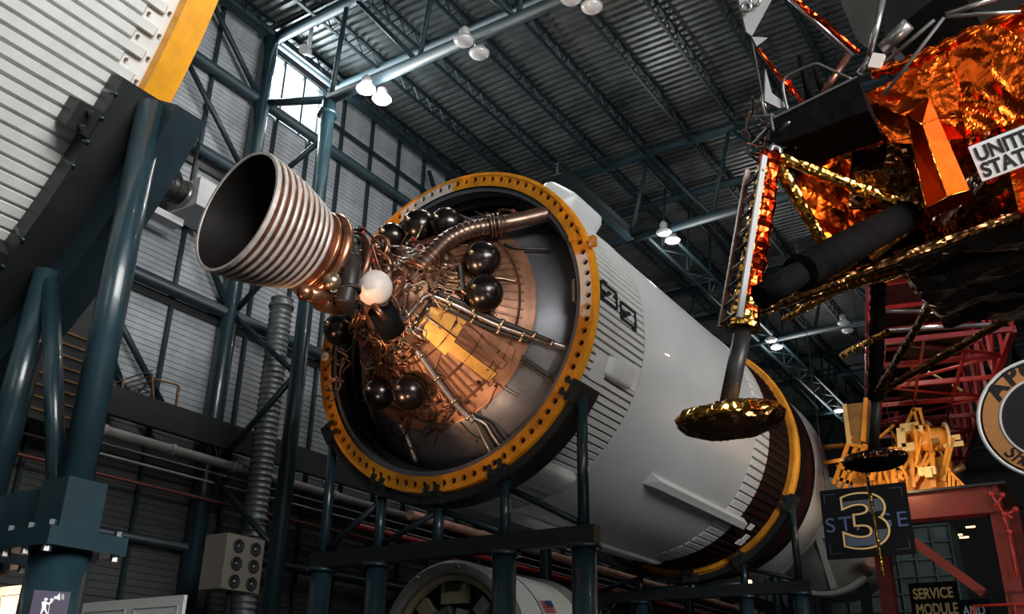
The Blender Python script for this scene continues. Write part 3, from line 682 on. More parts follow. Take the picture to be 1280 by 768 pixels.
def engclutter(n):
    e1 = ea.orthogonal().normalized(); e2 = ea.cross(e1)
    for _ in range(n):
        s_ = rnd.uniform(1.9, 3.2); t = rnd.uniform(0, 6.28); r_ = rnd.uniform(.45, .78); pts = []
        for k in range(4):
            pts.append(E0+ea*s_+(e1*cos(t)+e2*sin(t))*r_); s_ += rnd.uniform(-.18, .3); t += rnd.uniform(-.5, .5); r_ += rnd.uniform(-.08, .08)
        MB().path(smooth_path(pts, 3), rnd.uniform(.012, .034), 6).build('engine_line', rnd.choice((COPD, COPD, DKPIPE, DKPIPE, COPPER)), bell)
engclutter(46)
for k in range(5):   # slanted parallel tubes under the white tank
    MB().path([ppt(437+6*k, 412-2*k, -1.6), ppt(447+6*k, 388-2*k, -1.7)], .03, 8).build('tube_rack', COPPER, st); MB().path([ppt(450+8*k, 405-5*k, -1.5), ppt(482+4*k, 428-6*k, -1.4)], .035, 8).build('tube_rack', COPD if k % 2 else STEELP, st)
# brown box at the cone apex
bx = [ppt(500, 372, -1.75), ppt(482, 398, -1.8), ppt(512, 432, -1.6), ppt(534, 402, -1.5)]
MB().add(bx+[p+V((.35, 0, 0)) for p in bx], [(0, 1, 2, 3), (0, 1, 5, 4), (1, 2, 6, 5), (2, 3, 7, 6), (3, 0, 4, 7)]).build('apex_box', CONE, st)
# flange fittings: lift lug and white bracket plates
q = pX(408, 446, -.08)-AX; MB().lathe([(0, .03), (0, .105), (.05, .105), (.05, .03)], 20, org=q, ax=(-1, 0, 0), close=True).build('lift_eye', WSPH, st)
q = pX(720, 365, .15)-AX; MB().box(q, (.2, .06, .45)).build('bracket_plate', LMALU, st)
for px, py in ((716, 296), (741, 302)):
    q = pX(px, py, -.08)-AX; MB().box(q, (.12, .12, .2)).build('lug', YELR, st)
# ================================================================== second stage at the left
s2 = thing('rocket_stage', 'huge white finely ribbed rocket barrel with yellow edge band high on blue-green posts', 'rocket stage', (-10.13, 0, ZC), local=True)
def r2(name, prof, m, n=120, a0=0, a1=2*pi, close=True): return sharp(MB().lathe(prof, n, a0, a1, close=close).build(name, m, s2))
r2('barrel', [(-20, 4.9), (-20, 5.03), (0, 5.03), (0, 4.9)], S2P, 160)
bar_ = bpy.data.objects['barrel']
mb = MB(); hw = .0405
def s2rib(x1):
    mb = MB(); pr_ = [(-hw, 0), (-hw*.97, .05), (hw*.93, .045), (hw, 0)]; vs_ = []
    for x, k in ((-20, 1), (x1-.02, 1), (x1, .6)): vs_ += [(x, 5.028+z*k, y*(1 if k == 1 else .9)) for y, z in pr_]
    mb.add(vs_, [(k*4+j, k*4+j+1, k*4+5+j, k*4+4+j) for k in range(2) for j in range(3)]+[(8, 9, 10, 11)]); return mb.mesh('stringer', S2P)
ra, rb = s2rib(-.10), s2rib(-.26)
nail = MB().box((-.06, 5.045, 0), (.02, .03, .022)).mesh('rib_fastener', S2RUST); nail2 = MB().box((-.22, 5.045, 0), (.02, .03, .022)).mesh('rib_fastener', S2RUST)
for i in range(288):
    t = 2*pi*i/288; inst('stringer', ra if i % 2 else rb, bar_, rot=(t, 0, 0))
    if 196 < i*1.25 < 240: inst('rib_fastener', nail if i % 2 else nail2, bar_, rot=(t, 0, 0))
A0 = R_(209.6); A1 = R_(360-29.6)
r2('yellow_edge_band', [(-.02, 5.03), (-.02, 5.15), (.24, 5.15), (.24, 5.03)], YEL, 140, A1-2*pi, A0)
r2('front_bulkhead', [(-.6, 5.0), (.1, 4.6), (1.2, 3.2), (1.9, 1.6), (2.1, .01)], S2P, 96, close=False)
# its cradle: curved box beam, posts, braces, flanged stub columns
cd = thing('stage_cradle', 'blue-green steel cradle with round posts under the yellow-edged ribbed barrel', 'support', (-10.1, 0, 0))
CX = -10.1
def arcbox(r0, r1, x0, x1, a0, a1, m, name, parent, n=60): return sharp(MB().lathe([(x0, r0), (x0, r1), (x1, r1), (x1, r0)], n, a0, a1, org=(0, 0, ZC), close=True, smooth=True).build(name, m, parent))
arcbox(5.09, 5.32, -10.42, -9.95, A0, A1, BLACKST, 'saddle_flange', cd); arcbox(5.32, 5.62, -10.08, -9.78, A0, A1, TEALD, 'saddle_web', cd)
for d in (211, 213.4, 215.8, 218.2, 226, 229, 233, 238):
    a = R_(d); MB().lathe([(-10.425, 5.09), (-10.425, 5.33), (-10.40, 5.33), (-10.40, 5.09)], 1, a, a+.006, org=(0, 0, ZC), close=True).build('stiffener', TEAL, cd)
for d in (214.4, 229.3):
    a = R_(d); o = arcbox(5.085, 5.30, -10.62, -10.42, a-.022, a+.022, BLACKST, 'clamp_block', cd, 2)
    for k in (-1, 1): MB().tube((-10.52, 5.2*cos(a+k*.012), ZC+5.2*sin(a+k*.012)), (-10.52, 5.40*cos(a+k*.012), ZC+5.40*sin(a+k*.012)), .025, n=8).build('bolt', BLACKST, o)
for sg in (-1, 1):
    py1, py2 = 4.60*sg, 3.52*sg
    MB().tube((CX-.02, 4.60*sg, 6.22), (CX, py1, 3.08), .115, n=20).build('post', TEAL, cd)
    MB().tube((CX, 3.60*sg, 4.95), (CX, py2, 3.08), .115, n=20).build('post', TEAL, cd)
    MB().tube((CX, 3.66*sg, 4.85), (CX, 4.38*sg, 3.08), .07, n=14).build('brace', TEAL, cd)
    for y in (py1, py2):
        b_ = MB().bb((CX-.15, y-.15, 2.72), (CX+.15, y+.15, 3.08)).build('post_block', TEAL, cd)
        pl = MB().bb((CX-.29, y-.29, 2.60), (CX+.29, y+.29, 2.72)).build('flange_plate', TEAL, cd)
        for a in (-1, 1):
            for c in (-1, 0, 1):
                for z0, z1 in ((2.56, 2.60), (2.72, 2.76)):
                    MB().lathe([(z0, .001), (z0, .03), (z1, .03), (z1, .001)], 6, org=(CX+a*.25, y+c*.23, 0), ax=(0, 0, 1), smooth=False).build('bolt', LMALU if z0 < 2.6 else TEAL, pl)
        MB().tube((CX, y, 0), (CX, y, 2.6), .195, n=28).build('stub_column', TEAL, cd)
    MB().bar((CX, py1+.15*-sg, 2.9), (CX, py2+.15*sg, 2.9), .16, .32).build('tie_beam', TEAL, cd)
MB().bar((CX, -3.37, 2.9), (CX, 3.37, 2.9), .16, .32).build('tie_beam', TEALD, cd)
# icon plate on the stub column: walker and loudspeaker pictograms
PO = V((CX, -4.60, 0)); dcam = V((CAM.x-PO.x, CAM.y-PO.y, 0)).normalized(); sx = V((0, 0, 1)).cross(dcam)
pp = PO+dcam*.20
pt = V((0, 0, 1))
def on_plate(px, py):
    d = ray(px, py); t = (pp-CAM).dot(dcam)/d.dot(dcam); q = CAM+d*t-pp; return q.dot(sx), q.dot(pt)
x0, z1 = on_plate(43, 738); x1, z0 = on_plate(81, 738+42)
ipl = tag(MB().prism([(x0, z0), (x1, z0), (x1, z1), (x0, z1)], pp, sx, pt, .008).build('icon_plate', PURPLE, None, org=(pp.x, pp.y, z0)), 'purple plate with white walker and loudspeaker icons on round blue-green stub column', 'sign')
def icon(pix, name='pictogram'):
    q = [on_plate(*p) for p in pix]
    MB().prism(q, pp+dcam*.009, sx, pt, .002).build(name, SIGNW, ipl)
icon([(67.5, 746), (71, 746), (75, 741.5), (75, 751.5), (71, 749.5), (67.5, 749.5)], 'loudspeaker_icon')
for k in (0, 1): icon([(76.3+k*2, 744-k), (77.1+k*2, 744-k), (78.2+k*2, 746.5), (77.1+k*2, 749.5+k), (76.3+k*2, 749.5+k), (77.3+k*2, 746.5)], 'sound_wave_icon')
icon([(55, 749), (58, 747.5), (60, 749.5), (58.5, 752), (55.5, 751.5)], 'head_icon')
icon([(52, 753), (56, 751.8), (60.5, 754), (65, 751), (66, 753), (61, 757), (58, 756), (57.5, 762), (60, 768), (58, 768.5), (55, 763), (52, 768), (50, 768), (52.5, 760)], 'walker_icon')
icon([(61.5, 756), (62.3, 756), (60.5, 768), (59.7, 768)], 'stick_icon'); icon([(62, 750), (65, 748), (67.5, 750.5), (65, 753), (63, 752.5)], 'flag_icon')
# ================================================================== third-stage cradles
def stage_cradle(x, ys, label, zb, rr, r_sad, w_sad, spans, lowr=.21, upr=.10, dark=TEALD):
    o = thing('stage_cradle', label, 'support', (x, 0, 0))
    arcbox(r_sad, r_sad+.16, x-.05, x+w_sad, R_(spans[0]), R_(spans[1]), BLACKST, 'saddle', o, 72)
    for i, y in enumerate(ys):
        zt = ZC-math.sqrt(max((r_sad+.1)**2-y*y, .1))
        MB().tube((x+.1, y, zt), (x+.1, y, zb), upr, n=16).build('post', TEAL, o)
        a = math.atan2(zt-ZC, y); m3 = Matrix.Rotation(a+pi/2, 3, 'X')
        c = MB().box((x+.02, (r_sad+.06)*cos(a), ZC+(r_sad+.06)*sin(a)), (.34, .42, .24), m3).build('clamp_shoe', BLACKST, o)
        for k in (-1, 1): MB().box((x-.17, (r_sad-.07)*cos(a+k*.035), ZC+(r_sad-.07)*sin(a+k*.035)), (.06, .09, .2), m3).build('clamp_tab', BLACKST, c)
        if i != 2 or len(ys) < 5:
            MB().tube((x+.1, y, 0), (x+.1, y, zb-.14), lowr, n=24).build('column', TEAL, o)
            MB().lathe([(zb-.2, lowr), (zb-.2, lowr+.09), (zb-.13, lowr+.09), (zb-.13, lowr)], 24, org=(x+.1, y, 0), ax=(0, 0, 1), close=True).build('cap_plate', TEAL, o)
    MB().bb((x-.02, min(ys)-.25, zb-.13), (x+.22, max(ys)+.25, zb+.17)).build('cross_beam', BLACKST, o)
    for p, q in zip(ys, ys[1:]):
        if abs(p) > abs(q): a, b_ = q, p
        else: a, b_ = p, q
        zt = ZC-math.sqrt((r_sad+.15)**2-a*a)-.1
        MB().tube((x+.12, a, zt), (x+.12, b_, zb+.2), .06, n=8).build('brace', dark, o)
    return o
c1 = stage_cradle(.1, [-2.95, -1.36, .13, 1.56, 3.0], 'dark steel cradle with five thin posts under the amber aft ring', 4.50, .1, 3.43, .50, (210, 330))
c2 = stage_cradle(11.55, [-3.1, -1.62, -.1, 1.5, 3.0], 'dark steel cradle with thin posts under the amber band of the black rocket section', 5.0, .1, 3.47, .45, (205, 335), .19, .095)
# ================================================================== lunar lander, hung tilted
P1 = pD(912, 520, 8.2); P2 = pD(1093, 573, 14.1); e1 = (P2-P1); LL = e1.length; e1.normalize()
uv = V((-.02, 0, 1)); uv = (uv-e1*uv.dot(e1)).normalized(); e2 = uv.cross(e1); HH = LL/2; LO = P1+e1*HH-e2*HH
lm = thing('lunar_lander', 'spidery lunar lander wrapped in crinkled orange foil hanging tilted from the roof', 'lander', LO, local=True)
LM3 = Matrix(((e1.x, e2.x, uv.x), (e1.y, e2.y, uv.y), (e1.z, e2.z, uv.z)))
lm.rotation_euler = LM3.to_euler()
def lray(px, py, n, p0):
    n = LM3 @ V(n); p = LO+LM3 @ V(p0); d = ray(px, py); t = (p-CAM).dot(n)/d.dot(n); return LM3.transposed() @ (CAM+d*t-LO)
def lface(px, py, x=-2.1): return lray(px, py, (1, 0, 0), (x, 0, 0))
def lleg(px, py, off=0): return lray(px, py, (1, 1, 0), (off, off, 0))
def lleg2(px, py): return lray(px, py, (1, -1, 0), (0, 0, 0))
def crumple(mb, c00, c10, c11, c01, nu, nv, amp, seed, freq=2.5, bulge=0., nrm=None, ang=None):
    """draped foil quad: long sharp folds running one way with smaller creases across"""
    c00, c10, c11, c01 = map(V, (c00, c10, c11, c01)); rr = random.Random(seed); nu *= 2; nv *= 2
    n = (c10-c00).cross(c01-c00).normalized(); ux = (c10-c00).normalized(); uy = n.cross(ux)
    if nrm is not None and n.dot(V(nrm)) < 0: n = -n
    ang = rr.uniform(.5, 1.5) if ang is None else ang; ca, sa = cos(ang), sin(ang); off = seed*7.3
    def hgt(p):
        q = p-c00; a = q.dot(ux); b_ = q.dot(uy); s_ = a*ca+b_*sa; t = -a*sa+b_*ca       # s_: along the folds
        w_ = noise.noise(V((s_*.9, t*.9, off)))*.35
        f1 = 1-2*abs(noise.noise(V((s_*.55, (t+w_)*1.9, off+3)))*1.7)
        f2 = 1-2*abs(noise.noise(V((s_*1.5+t*.8, (t+w_)*4.0, off+9)))*1.6)
        f3 = 1-2*abs(noise.noise(V(((s_+t)*5., (t-s_)*5., off+19)))*1.6)
        return .70*f1+.30*f2+.07*f3
    vs_ = []
    for i in range(nu+1):
        for j in range(nv+1):
            u = i/nu; v = j/nv; ed = i in (0, nu) or j in (0, nv)
            if not ed: u += rr.uniform(-.3, .3)/nu; v += rr.uniform(-.3, .3)/nv
            p = c00*(1-u)*(1-v)+c10*u*(1-v)+c11*u*v+c01*(1-u)*v
            vs_.append(p+n*(amp*hgt(p)*(.4 if ed else 1)+bulge*sin(pi*min(max(u, 0), 1))*sin(pi*min(max(v, 0), 1))))
    fs = []
    for i in range(nu):
        for j in range(nv):
            a = i*(nv+1)+j; b_ = a+1; c = a+nv+2; d = a+nv+1
            fs += [(a, b_, c), (a, c, d)] if rr.random() < .5 else [(a, b_, d), (b_, c, d)]
    mb.add(vs_, fs); return mb
# descent stage: octagon, flats at 2.1 m, height 1.5..3.2
ZL, ZH = 1.52, 3.22; K = .98
octp = [(-2.1, K), (-2.1, -K), (-K, -2.1), (K, -2.1), (2.1, -K), (2.1, K), (K, 2.1), (-K, 2.1)]
mb = MB(); mb.prism([(p[0]*.97, p[1]*.97) for p in octp], (0, 0, ZL+.04), (1, 0, 0), (0, 1, 0), ZH-ZL-.08); mb.build('descent_stage_core', FOILB, lm)
for i in range(8):
    a = octp[i]; b_ = octp[(i+1) % 8]; nrm = ((a[0]+b_[0]), (a[1]+b_[1]), 0)
    if i in (0, 7, 6, 1):
        N_ = 26 if i == 0 else 18
        zs = [ZL, ZL+.62, ZL+1.1, ZH] if i == 0 else [ZL, ZL+.9, ZH]
        for k in range(len(zs)-1):
            mb = crumple(MB(), (a[0], a[1], zs[k]), (b_[0], b_[1], zs[k]), (b_[0], b_[1], zs[k+1]), (a[0], a[1], zs[k+1]), N_, 12, .085, 10+i*3+k, 2.2, .05, nrm); mb.build('foil_blanket', FOIL if i in (0, 1) or k else FOILD, lm)
    else: crumple(MB(), (a[0], a[1], ZL), (b_[0], b_[1], ZL), (b_[0], b_[1], ZH), (a[0], a[1], ZH), 8, 8, .06, 10+i*3, 2.2, .05, nrm).build('foil_blanket', FOIL, lm)
# the part of the visible flat face left of the name plate, larger folds standing proud
mb = crumple(MB(), lface(1082, 118, -2.15), lface(1075, 185, -2.15), lface(1215, 172, -2.18), lface(1190, 60, -2.18), 18, 22, .10, 77, 3.0, .06, (-1, 0, 0)); mb.build('foil_blanket', FOIL, lm)
mb = crumple(MB(), lface(1065, 190, -2.16), lface(1060, 262, -2.16), lface(1150, 262, -2.2), lface(1140, 170, -2.2), 16, 14, .07, 78, 4.0, .05, (-1, 0, 0)); mb.build('foil_blanket', FOILD, lm)
mb = crumple(MB(), lface(1180, 60, -2.2), lface(1208, 175, -2.2), lface(1290, 145, -2.2), lface(1290, 0, -2.2), 18, 20, .11, 79, 3.0, .05, (-1, 0, 0)); mb.build('foil_blanket', FOIL, lm)
# top rolled edge of the blanket
ep = [lface(1090, 92, -2.2), lface(1130, 80, -2.24), lface(1170, 62, -2.24), lface(1215, 40, -2.24), lface(1290, 8, -2.24)]
mb = MB().path(smooth_path(ep, 6), [.055+.02*sin(i*1.9) for i in range(25)], 9); mb.build('rolled_foil_edge', FOIL, lm)
# faceted equipment bay
q = {k: lface(*p, -2.42) for k, p in dict(a=(1133, 143), b=(1162, 122), c=(1173, 148), d=(1155, 163), e=(1185, 250), f=(1158, 262), g=(1140, 180), h=(1212, 238)).items()}
w_ = {k: V((-2.12, q[k].y, q[k].z)) for k in q}
f_ = dict(q); f_['d'] = f_['d']+V((-.14, 0, 0)); f_['e'] = f_['e']+V((-.10, 0, 0))
ks = 'abcdefgh'; vs_ = [f_[k] for k in ks]+[w_[k] for k in ks]; ix = {k: i for i, k in enumerate(ks)}
fc = [tuple(ix[c] for c in s_) for s_ in ('abd', 'bcd', 'dch', 'dhe', 'agd', 'gde', 'gef')]
ob = 'abchefg'
for x_, y_ in zip(ob, ob[1:]+ob[:1]): fc.append((ix[x_], ix[y_], ix[y_]+8, ix[x_]+8))
MB().add(vs_, fc).build('equipment_bay', mat('smooth_orange_film', (.55, .038, .003), .42, 1, .15, 3, bump=.12, bscale=5, bkind='voronoi'), lm)
for s_ in ('dc', 'de', 'ad', 'ag', 'gf', 'eh', 'fe'): 
    a, b_ = f_[s_[0]], f_[s_[1]]; MB().path([a+V((-.008, 0, 0)), b_+V((-.008, 0, 0))], .008, 6).build('bay_seam', FOILG, lm)
# name plate with lettering
c00 = lface(1228, 227, -2.26); c01 = lface(1210, 184, -2.26); ey = (c01-c00).normalized(); ex = V((0, -1, 0)); ex = (ex-ey*ex.dot(ey)).normalized(); hh = (c01-c00).length
plate = MB().prism([(0, 0), (.66, 0), (.66, hh), (0, hh)], c00+V((.02, 0, 0)), ex, ey, -.02 if ex.cross(ey).x > 0 else .02).build('name_plate', SIGNW, lm)
nx = ex.cross(ey); fr0 = c00+nx*.004
for t_, y_ in (('UNITED', .53), ('STATES', .08)):
    c = text_mb(t_, hh*.53, (0, 0, 0), ex, ey, .003, bold=.006); c.v = [fr0+ex*.03+ey*hh*y_+ex*(v.dot(ex)*.84)+ey*v.dot(ey)+nx*v.dot(nx) for v in c.v]; c.build('lettering', INK, plate)
# underside: black crumpled film with gold edges
mb = crumple(MB(), (-2.1, -2.1, ZL), (2.1, -2.1, ZL), (2.1, 2.1, ZL), (-2.1, 2.1, ZL), 26, 26, .10, 5, 1.6, -.05, (0, 0, -1)); mb.build('black_underside', mat('black_glossy_film', (.010, .009, .008), .36, 0, .3, 3, spec=.35, bump=.5, bscale=5, bkind='voronoi'), lm)
MB().lathe([(ZL-.9, .75), (ZL-.5, .62), (ZL-.15, .4), (ZL, .3)], 32, org=(0, 0, 0), ax=(0, 0, 1)).build('descent_nozzle', FOILB, lm)
def foiltube(p, q, r_, m, name='foil_strut', n=14, seed=1, r1=None, parent=None):
    p, q = V(p), V(q); k = max(6, int((q-p).length/.055)); rr = random.Random(seed); r1 = r1 or r_
    pts = [p+(q-p)*(i/k) for i in range(k+1)]
    mb = MB().path(pts, [(r_+(r1-r_)*i/k)*rr.uniform(.86, 1.12) for i in range(k+1)], n); mb.sm = [False]*len(mb.sm)
    return mb.build(name, m, parent or lm)
def footpad(c, seed, upper):
    c = V(c); rr = random.Random(seed); n = 48; prof = [(-.035, .44), (-.03, .468), (0, .47), (.05, .42), (.09, .30), (.11, .12), (.11, .01)] if upper else [(-.20, .01), (-.19, .22), (-.13, .40), (-.07, .455), (-.03, .46), (-.03, .3)]
    mb = MB(); k = len(prof); vs_ = []
    for i in range(n):
        t = 2*pi*i/n
        for z, r_ in prof:
            j = rr.uniform(-.022, .022) if z > -.05 else rr.uniform(-.010, .010); vs_.append(c+V(((r_+j)*cos(t), (r_+j)*sin(t), z+j*.7)))
    fs = [(i*k+j, i*k+j+1, ((i+1) % n)*k+j+1, ((i+1) % n)*k+j) for i in range(n) for j in range(k-1)]
    mb.add(vs_, fs); return mb
LEGS = [(-1, 1), (1, 1), (-1, -1), (1, -1)]
for i, (sx_, sy_) in enumerate(LEGS):
    pad = V((sx_*HH, sy_*HH, 0)); d = V((sx_, sy_, 0)).normalized()
    o = footpad(pad, 3+i, True).build('footpad', FOILG if i == 0 else FOILD, lm); footpad(pad, 3+i, False).build('footpad_sole', FOILD if i == 0 else FOILB, lm)
    knee = V((sx_*2.92, sy_*2.92, 2.52)); mid = pad+(knee-pad)*.33; pt_ = pad+V((0, 0, .1))
    MB().tube(pt_, mid, .078, n=20).build('inner_strut', mat('charcoal_strut', (.055, .055, .056), .42, .5), lm)
    foiltube(mid, knee, .115, FOILR if i == 0 else FOILB, 'outer_strut', 14, 20+i)
    if i == 0:
        foiltube(mid+d*.10+V((-.03, -.03, 0)), mid+(knee-mid)*.9+d*.09+V((-.03, -.03, 0)), .06, FOILG, 'gold_sleeve', 10, 5)
        foiltube(mid-(knee-mid)*.03, mid+(knee-mid)*.12, .135, FOILG, 'strut_collar', 14, 6)
    # deployment truss and secondary struts to the body
    tA = V((sx_*2.1, sy_*1.0, ZH-.25)); tB = V((sx_*1.0, sy_*2.1, ZH-.25)); bA = V((sx_*2.12, sy_*1.0, ZL+.1)); bB = V((sx_*1.0, sy_*2.12, ZL+.1))
    foiltube(knee, lface(1118, 252, -2.2) if i == 0 else tA, .06, FOILG, 'deployment_strut', 10, 31+i); foiltube(knee, lleg(1042, 326, .15) if i == 0 else tB+V((0, 0, -.8)), .06, FOILG, 'deployment_strut', 10, 41+i)
    foiltube(mid+(knee-mid)*.05, bA, .055, FOILD, 'secondary_strut', 10, 51+i); foiltube(mid+(knee-mid)*.05, bB, .055, FOILD if i else FOILG, 'secondary_strut', 10, 61+i)
    MB().tube(knee+V((0, 0, -.05)), V((sx_*1.55, sy_*1.55, ZH-.05)), .05, n=10).build('outrigger', FOILB, lm)
    if i:
        pb = pad+d*.25; MB().path([pb+V((0, 0, -.05)), pb+V((0, 0, -.5))], .02, 8).build('probe_mount', DKPIPE, lm)
        foiltube(pb+V((0, 0, -.1)), pb+V((.05, .02, -1.72)), .026, FOILG, 'contact_probe', 8, 71+i)
crumple(MB(), lleg(984, 196, .3), lleg(1030, 338, .3), lleg(1150, 285, .35), lleg(1085, 180, .35), 14, 14, .10, 91, 3., .08, (-1, -1, 0), ang=.9).build('outrigger_blanket', FOIL, lm)
crumple(MB(), lleg(1030, 338, .3), lleg(1150, 285, .35), lleg(1150, 285, .35)+V((.9, .5, 0)), lleg(1030, 338, .3)+V((.9, .5, 0)), 10, 10, .06, 92, 3., .0, (0, 0, -1)).build('outrigger_underside', FOILB, lm)
# porch, handrails and ladder on the first leg
kn = V((-2.92, 2.92, 2.52)); rad = V((-1, 1, 0)).normalized(); tan_ = V((1, 1, 0)).normalized()
def PR(r_, t_, z_): return rad*r_+tan_*t_+V((0, 0, z_))
XPO = -3.0
ps = [lface(*p, XPO) for p in ((962, 152), (1072, 98), (1086, 138), (962, 184))]
mb = MB(); mb.add(ps+[p+V((.8, 0, 0)) for p in ps], [(0, 1, 2, 3), (7, 6, 5, 4), (0, 4, 5, 1), (1, 5, 6, 2), (2, 6, 7, 3), (3, 7, 4, 0)]); mb.build('porch', FOILB, lm)
HRM = mat('dull_rail_tube', (.17, .165, .16), .4, .7)
for dx in (0, .75): MB().path(smooth_path([lface(*p, XPO+.01)+V((dx, 0, 0)) for p in ((985, 140), (979, 112), (981, 98), (990, 92), (1012, 82), (1022, 80), (1032, 84), (1066, 100))], 4), .014, 8).build('handrail', HRM, lm)
MB().bar(ps[0]+V((-.01, 0, .01)), ps[1]+V((-.01, 0, .01)), .02, .02).build('porch_edge', HRM, lm)
mid = V((-HH, HH, 0))+(kn-V((-HH, HH, 0)))*.33; axs = (kn-mid).normalized()
def LD(u, s_): return mid+axs*((kn-mid).length*u)+tan_*s_+rad*.16
for s_, m in ((-.21, RAILP), (.15, mat('brown_ladder_rail', (.17, .12, .10), .4, .6))):
    rail = MB().bar(LD(0, s_), LD(.93, s_*.9), .035, .05, rad); rail.build('ladder_rail', m, lm)
for k in range(9): MB().tube(LD(.04+.1*k, -.21), LD(.04+.1*k-.02, .15), .014, n=8).build('ladder_rung', LMALU if k % 2 else BLACKST, lm)
# joint clutter at the leg head, cable and shackle up to the roof
for k in range(14):
    rr = random.Random(k); p = kn+V((rr.uniform(-.15, .15), rr.uniform(-.15, .15), rr.uniform(-.05, .5)))
    MB().path(smooth_path([p, p+V((rr.uniform(-.15, .15), rr.uniform(-.15, .15), rr.uniform(-.1, .2))), p+V((rr.uniform(-.2, .2), rr.uniform(-.2, .2), rr.uniform(-.2, .2)))], 4), rr.uniform(.008, .02), 6).build('joint_hose', rr.choice((LMGREY, DKPIPE, LMALU, COPD)), lm)
MB().lathe([(-.1, .02), (-.1, .07), (.1, .07), (.1, .02)], 14, org=kn, ax=tan_, close=True).build('knuckle', LMALU, lm)
sh = kn+V((.02, 0, .52)); MB().path([sh+V((.05*cos(a), .0, .11*sin(a))) for a in [2*pi*i/20 for i in range(20)]], .014, 8, closed=True).build('shackle', LMALU, lm)
MB().path([sh+V((0, 0, .1)), lray(921, -8, (1, 1, 0), (0, 0, 0))+V((0, 0, 2.5))], .010, 8).build('hanging_cable', LMGREY, lm)
# ascent stage: faceted dark body with grey facets, struts and quads, mostly above the frame
A_ = MB(); ring1 = [(-1.75, 1.0), (-1.1, 1.75), (1.1, 1.75), (1.75, 1.0), (1.75, -1.0), (1.1, -1.75), (-1.1, -1.75), (-1.75, -1.0)]
zA, zB = 3.45, 6.0; k = 8
A_.add([(x*.8, y*.8, zA) for x, y in ring1]+[(x*1.06, y*1.06, zA+.8) for x, y in ring1]+[(x*.95, y*.95, zB) for x, y in ring1], [(i, (i+1) % 8, 8+(i+1) % 8, 8+i) for i in range(8)]+[(8+i, 8+(i+1) % 8, 16+(i+1) % 8, 16+i) for i in range(8)]+[tuple(reversed(range(8))), tuple(range(16, 24))])
asc = A_.build('ascent_stage', mat('dark_ascent_panels', (.014, .0145, .014), .6, .1, .3, 2), lm)
# forward face panels above the porch, with a lit grey triangular plate and dark braces
def quadplate(pix, x_, m, name, th=.02, plane='leg', off=0.):
    ps = [lleg(*p, off) if plane == 'leg' else lface(*p, x_) for p in pix]; n = (ps[1]-ps[0]).cross(ps[2]-ps[0]).normalized()*th
    kk = len(ps); MB().add(ps+[p+n for p in ps], [tuple(range(kk)), tuple(reversed(range(kk, 2*kk)))]+[(i, (i+1) % kk, kk+(i+1) % kk, kk+i) for i in range(kk)]).build(name, m, lm)
quadplate([(922, -6), (968, -6), (940, 45), (933, 40)], 0, LMGREY, 'grey_corner_plate', .03, 'leg', -.25)
for px, py in ((944, 3), (933, 10)):
    MB().lathe([(0, .03), (0, .055), (.03, .055), (.03, .03)], 16, org=lleg(px, py, -.28), ax=(-1, -.2, 0), close=True).build('plate_grommet', LMALU, lm)
quadplate([(940, 46), (960, 47), (946, 58)], 0, LMGREY, 'grey_tab', .03, 'leg', -.25)
quadplate([(955, 88), (963, 118), (985, 135), (972, 137), (954, 128)], 0, LMGREY, 'grey_tab', .03, 'leg', -.1)
quadplate([(1050, -5), (1095, -5), (1088, 58), (1062, 40)], 0, mat('olive_film_panel', (.045, .047, .04), .5, .3, .2, 3), 'ascent_panel', .03, 'face', -2.0) if False else None
quadplate([(1048, -5), (1098, -5), (1085, 60), (1070, 48)], -1.9, mat('olive_film_panel', (.045, .047, .04), .5, .3, .2, 3), 'ascent_panel', .03, 'face')
def strut(a, b_, r_, m, xa=-2.2, xb=-2.2, name='support_tube'): MB().tube(lface(*a, xa), lface(*b_, xb), r_, n=10).build(name, m, lm)
strut((1104, -4), (1087, 72), .035, LMALU); strut((1087, 72), (1075, 92), .035, LMALU); strut((985, -4), (1066, 70), .025, LMALU, -2.6, -2.2); strut((1276, 15), (1182, 20), .02, LMALU, -2.4, -2.4); strut((1245, -2), (1182, 18), .025, LMALU, -2.4, -2.4)
strut((1168, 25), (1102, 82), .018, LMGREY, -2.4, -2.2); strut((1180, 22), (1104, 120), .018, LMGREY, -2.4, -2.3); strut((1136, 30), (1103, 62), .07, LMALU, -2.3, -2.2, 'silver_canister')
MB().box(lface(1096, 77, -2.25), (.06, .12, .15), Matrix.Rotation(.5, 3, 'X')).build('white_bracket', WSPH, lm)
ps = [lface(992, -5, -2.7), lface(1010, 14, -2.65), lface(1030, 28, -2.6), lface(1048, 45, -2.5), lface(1072, 65, -2.3)]
for a, b_, s_ in zip(ps, ps[1:], range(9)): foiltube(a, b_, .03, FOILR, 'red_foil_line', 8, s_)
for a, b_ in (((947, 60), (992, 118)), ((985, 100), (1002, 128))): foiltube(lleg(*a), lleg(*b_), .02, FOILR, 'red_foil_line', 8, a[0])
strut((1000, 70), (1012, 125), .035, FOILB, -2.5, -2.5, 'dark_brace'); strut((1060, 70), (1028, 118), .035, COPD, -2.4, -2.6, 'dark_brace'); strut((1015, 80), (1030, 118), .03, FOILB, -2.4, -2.5, 'dark_brace')
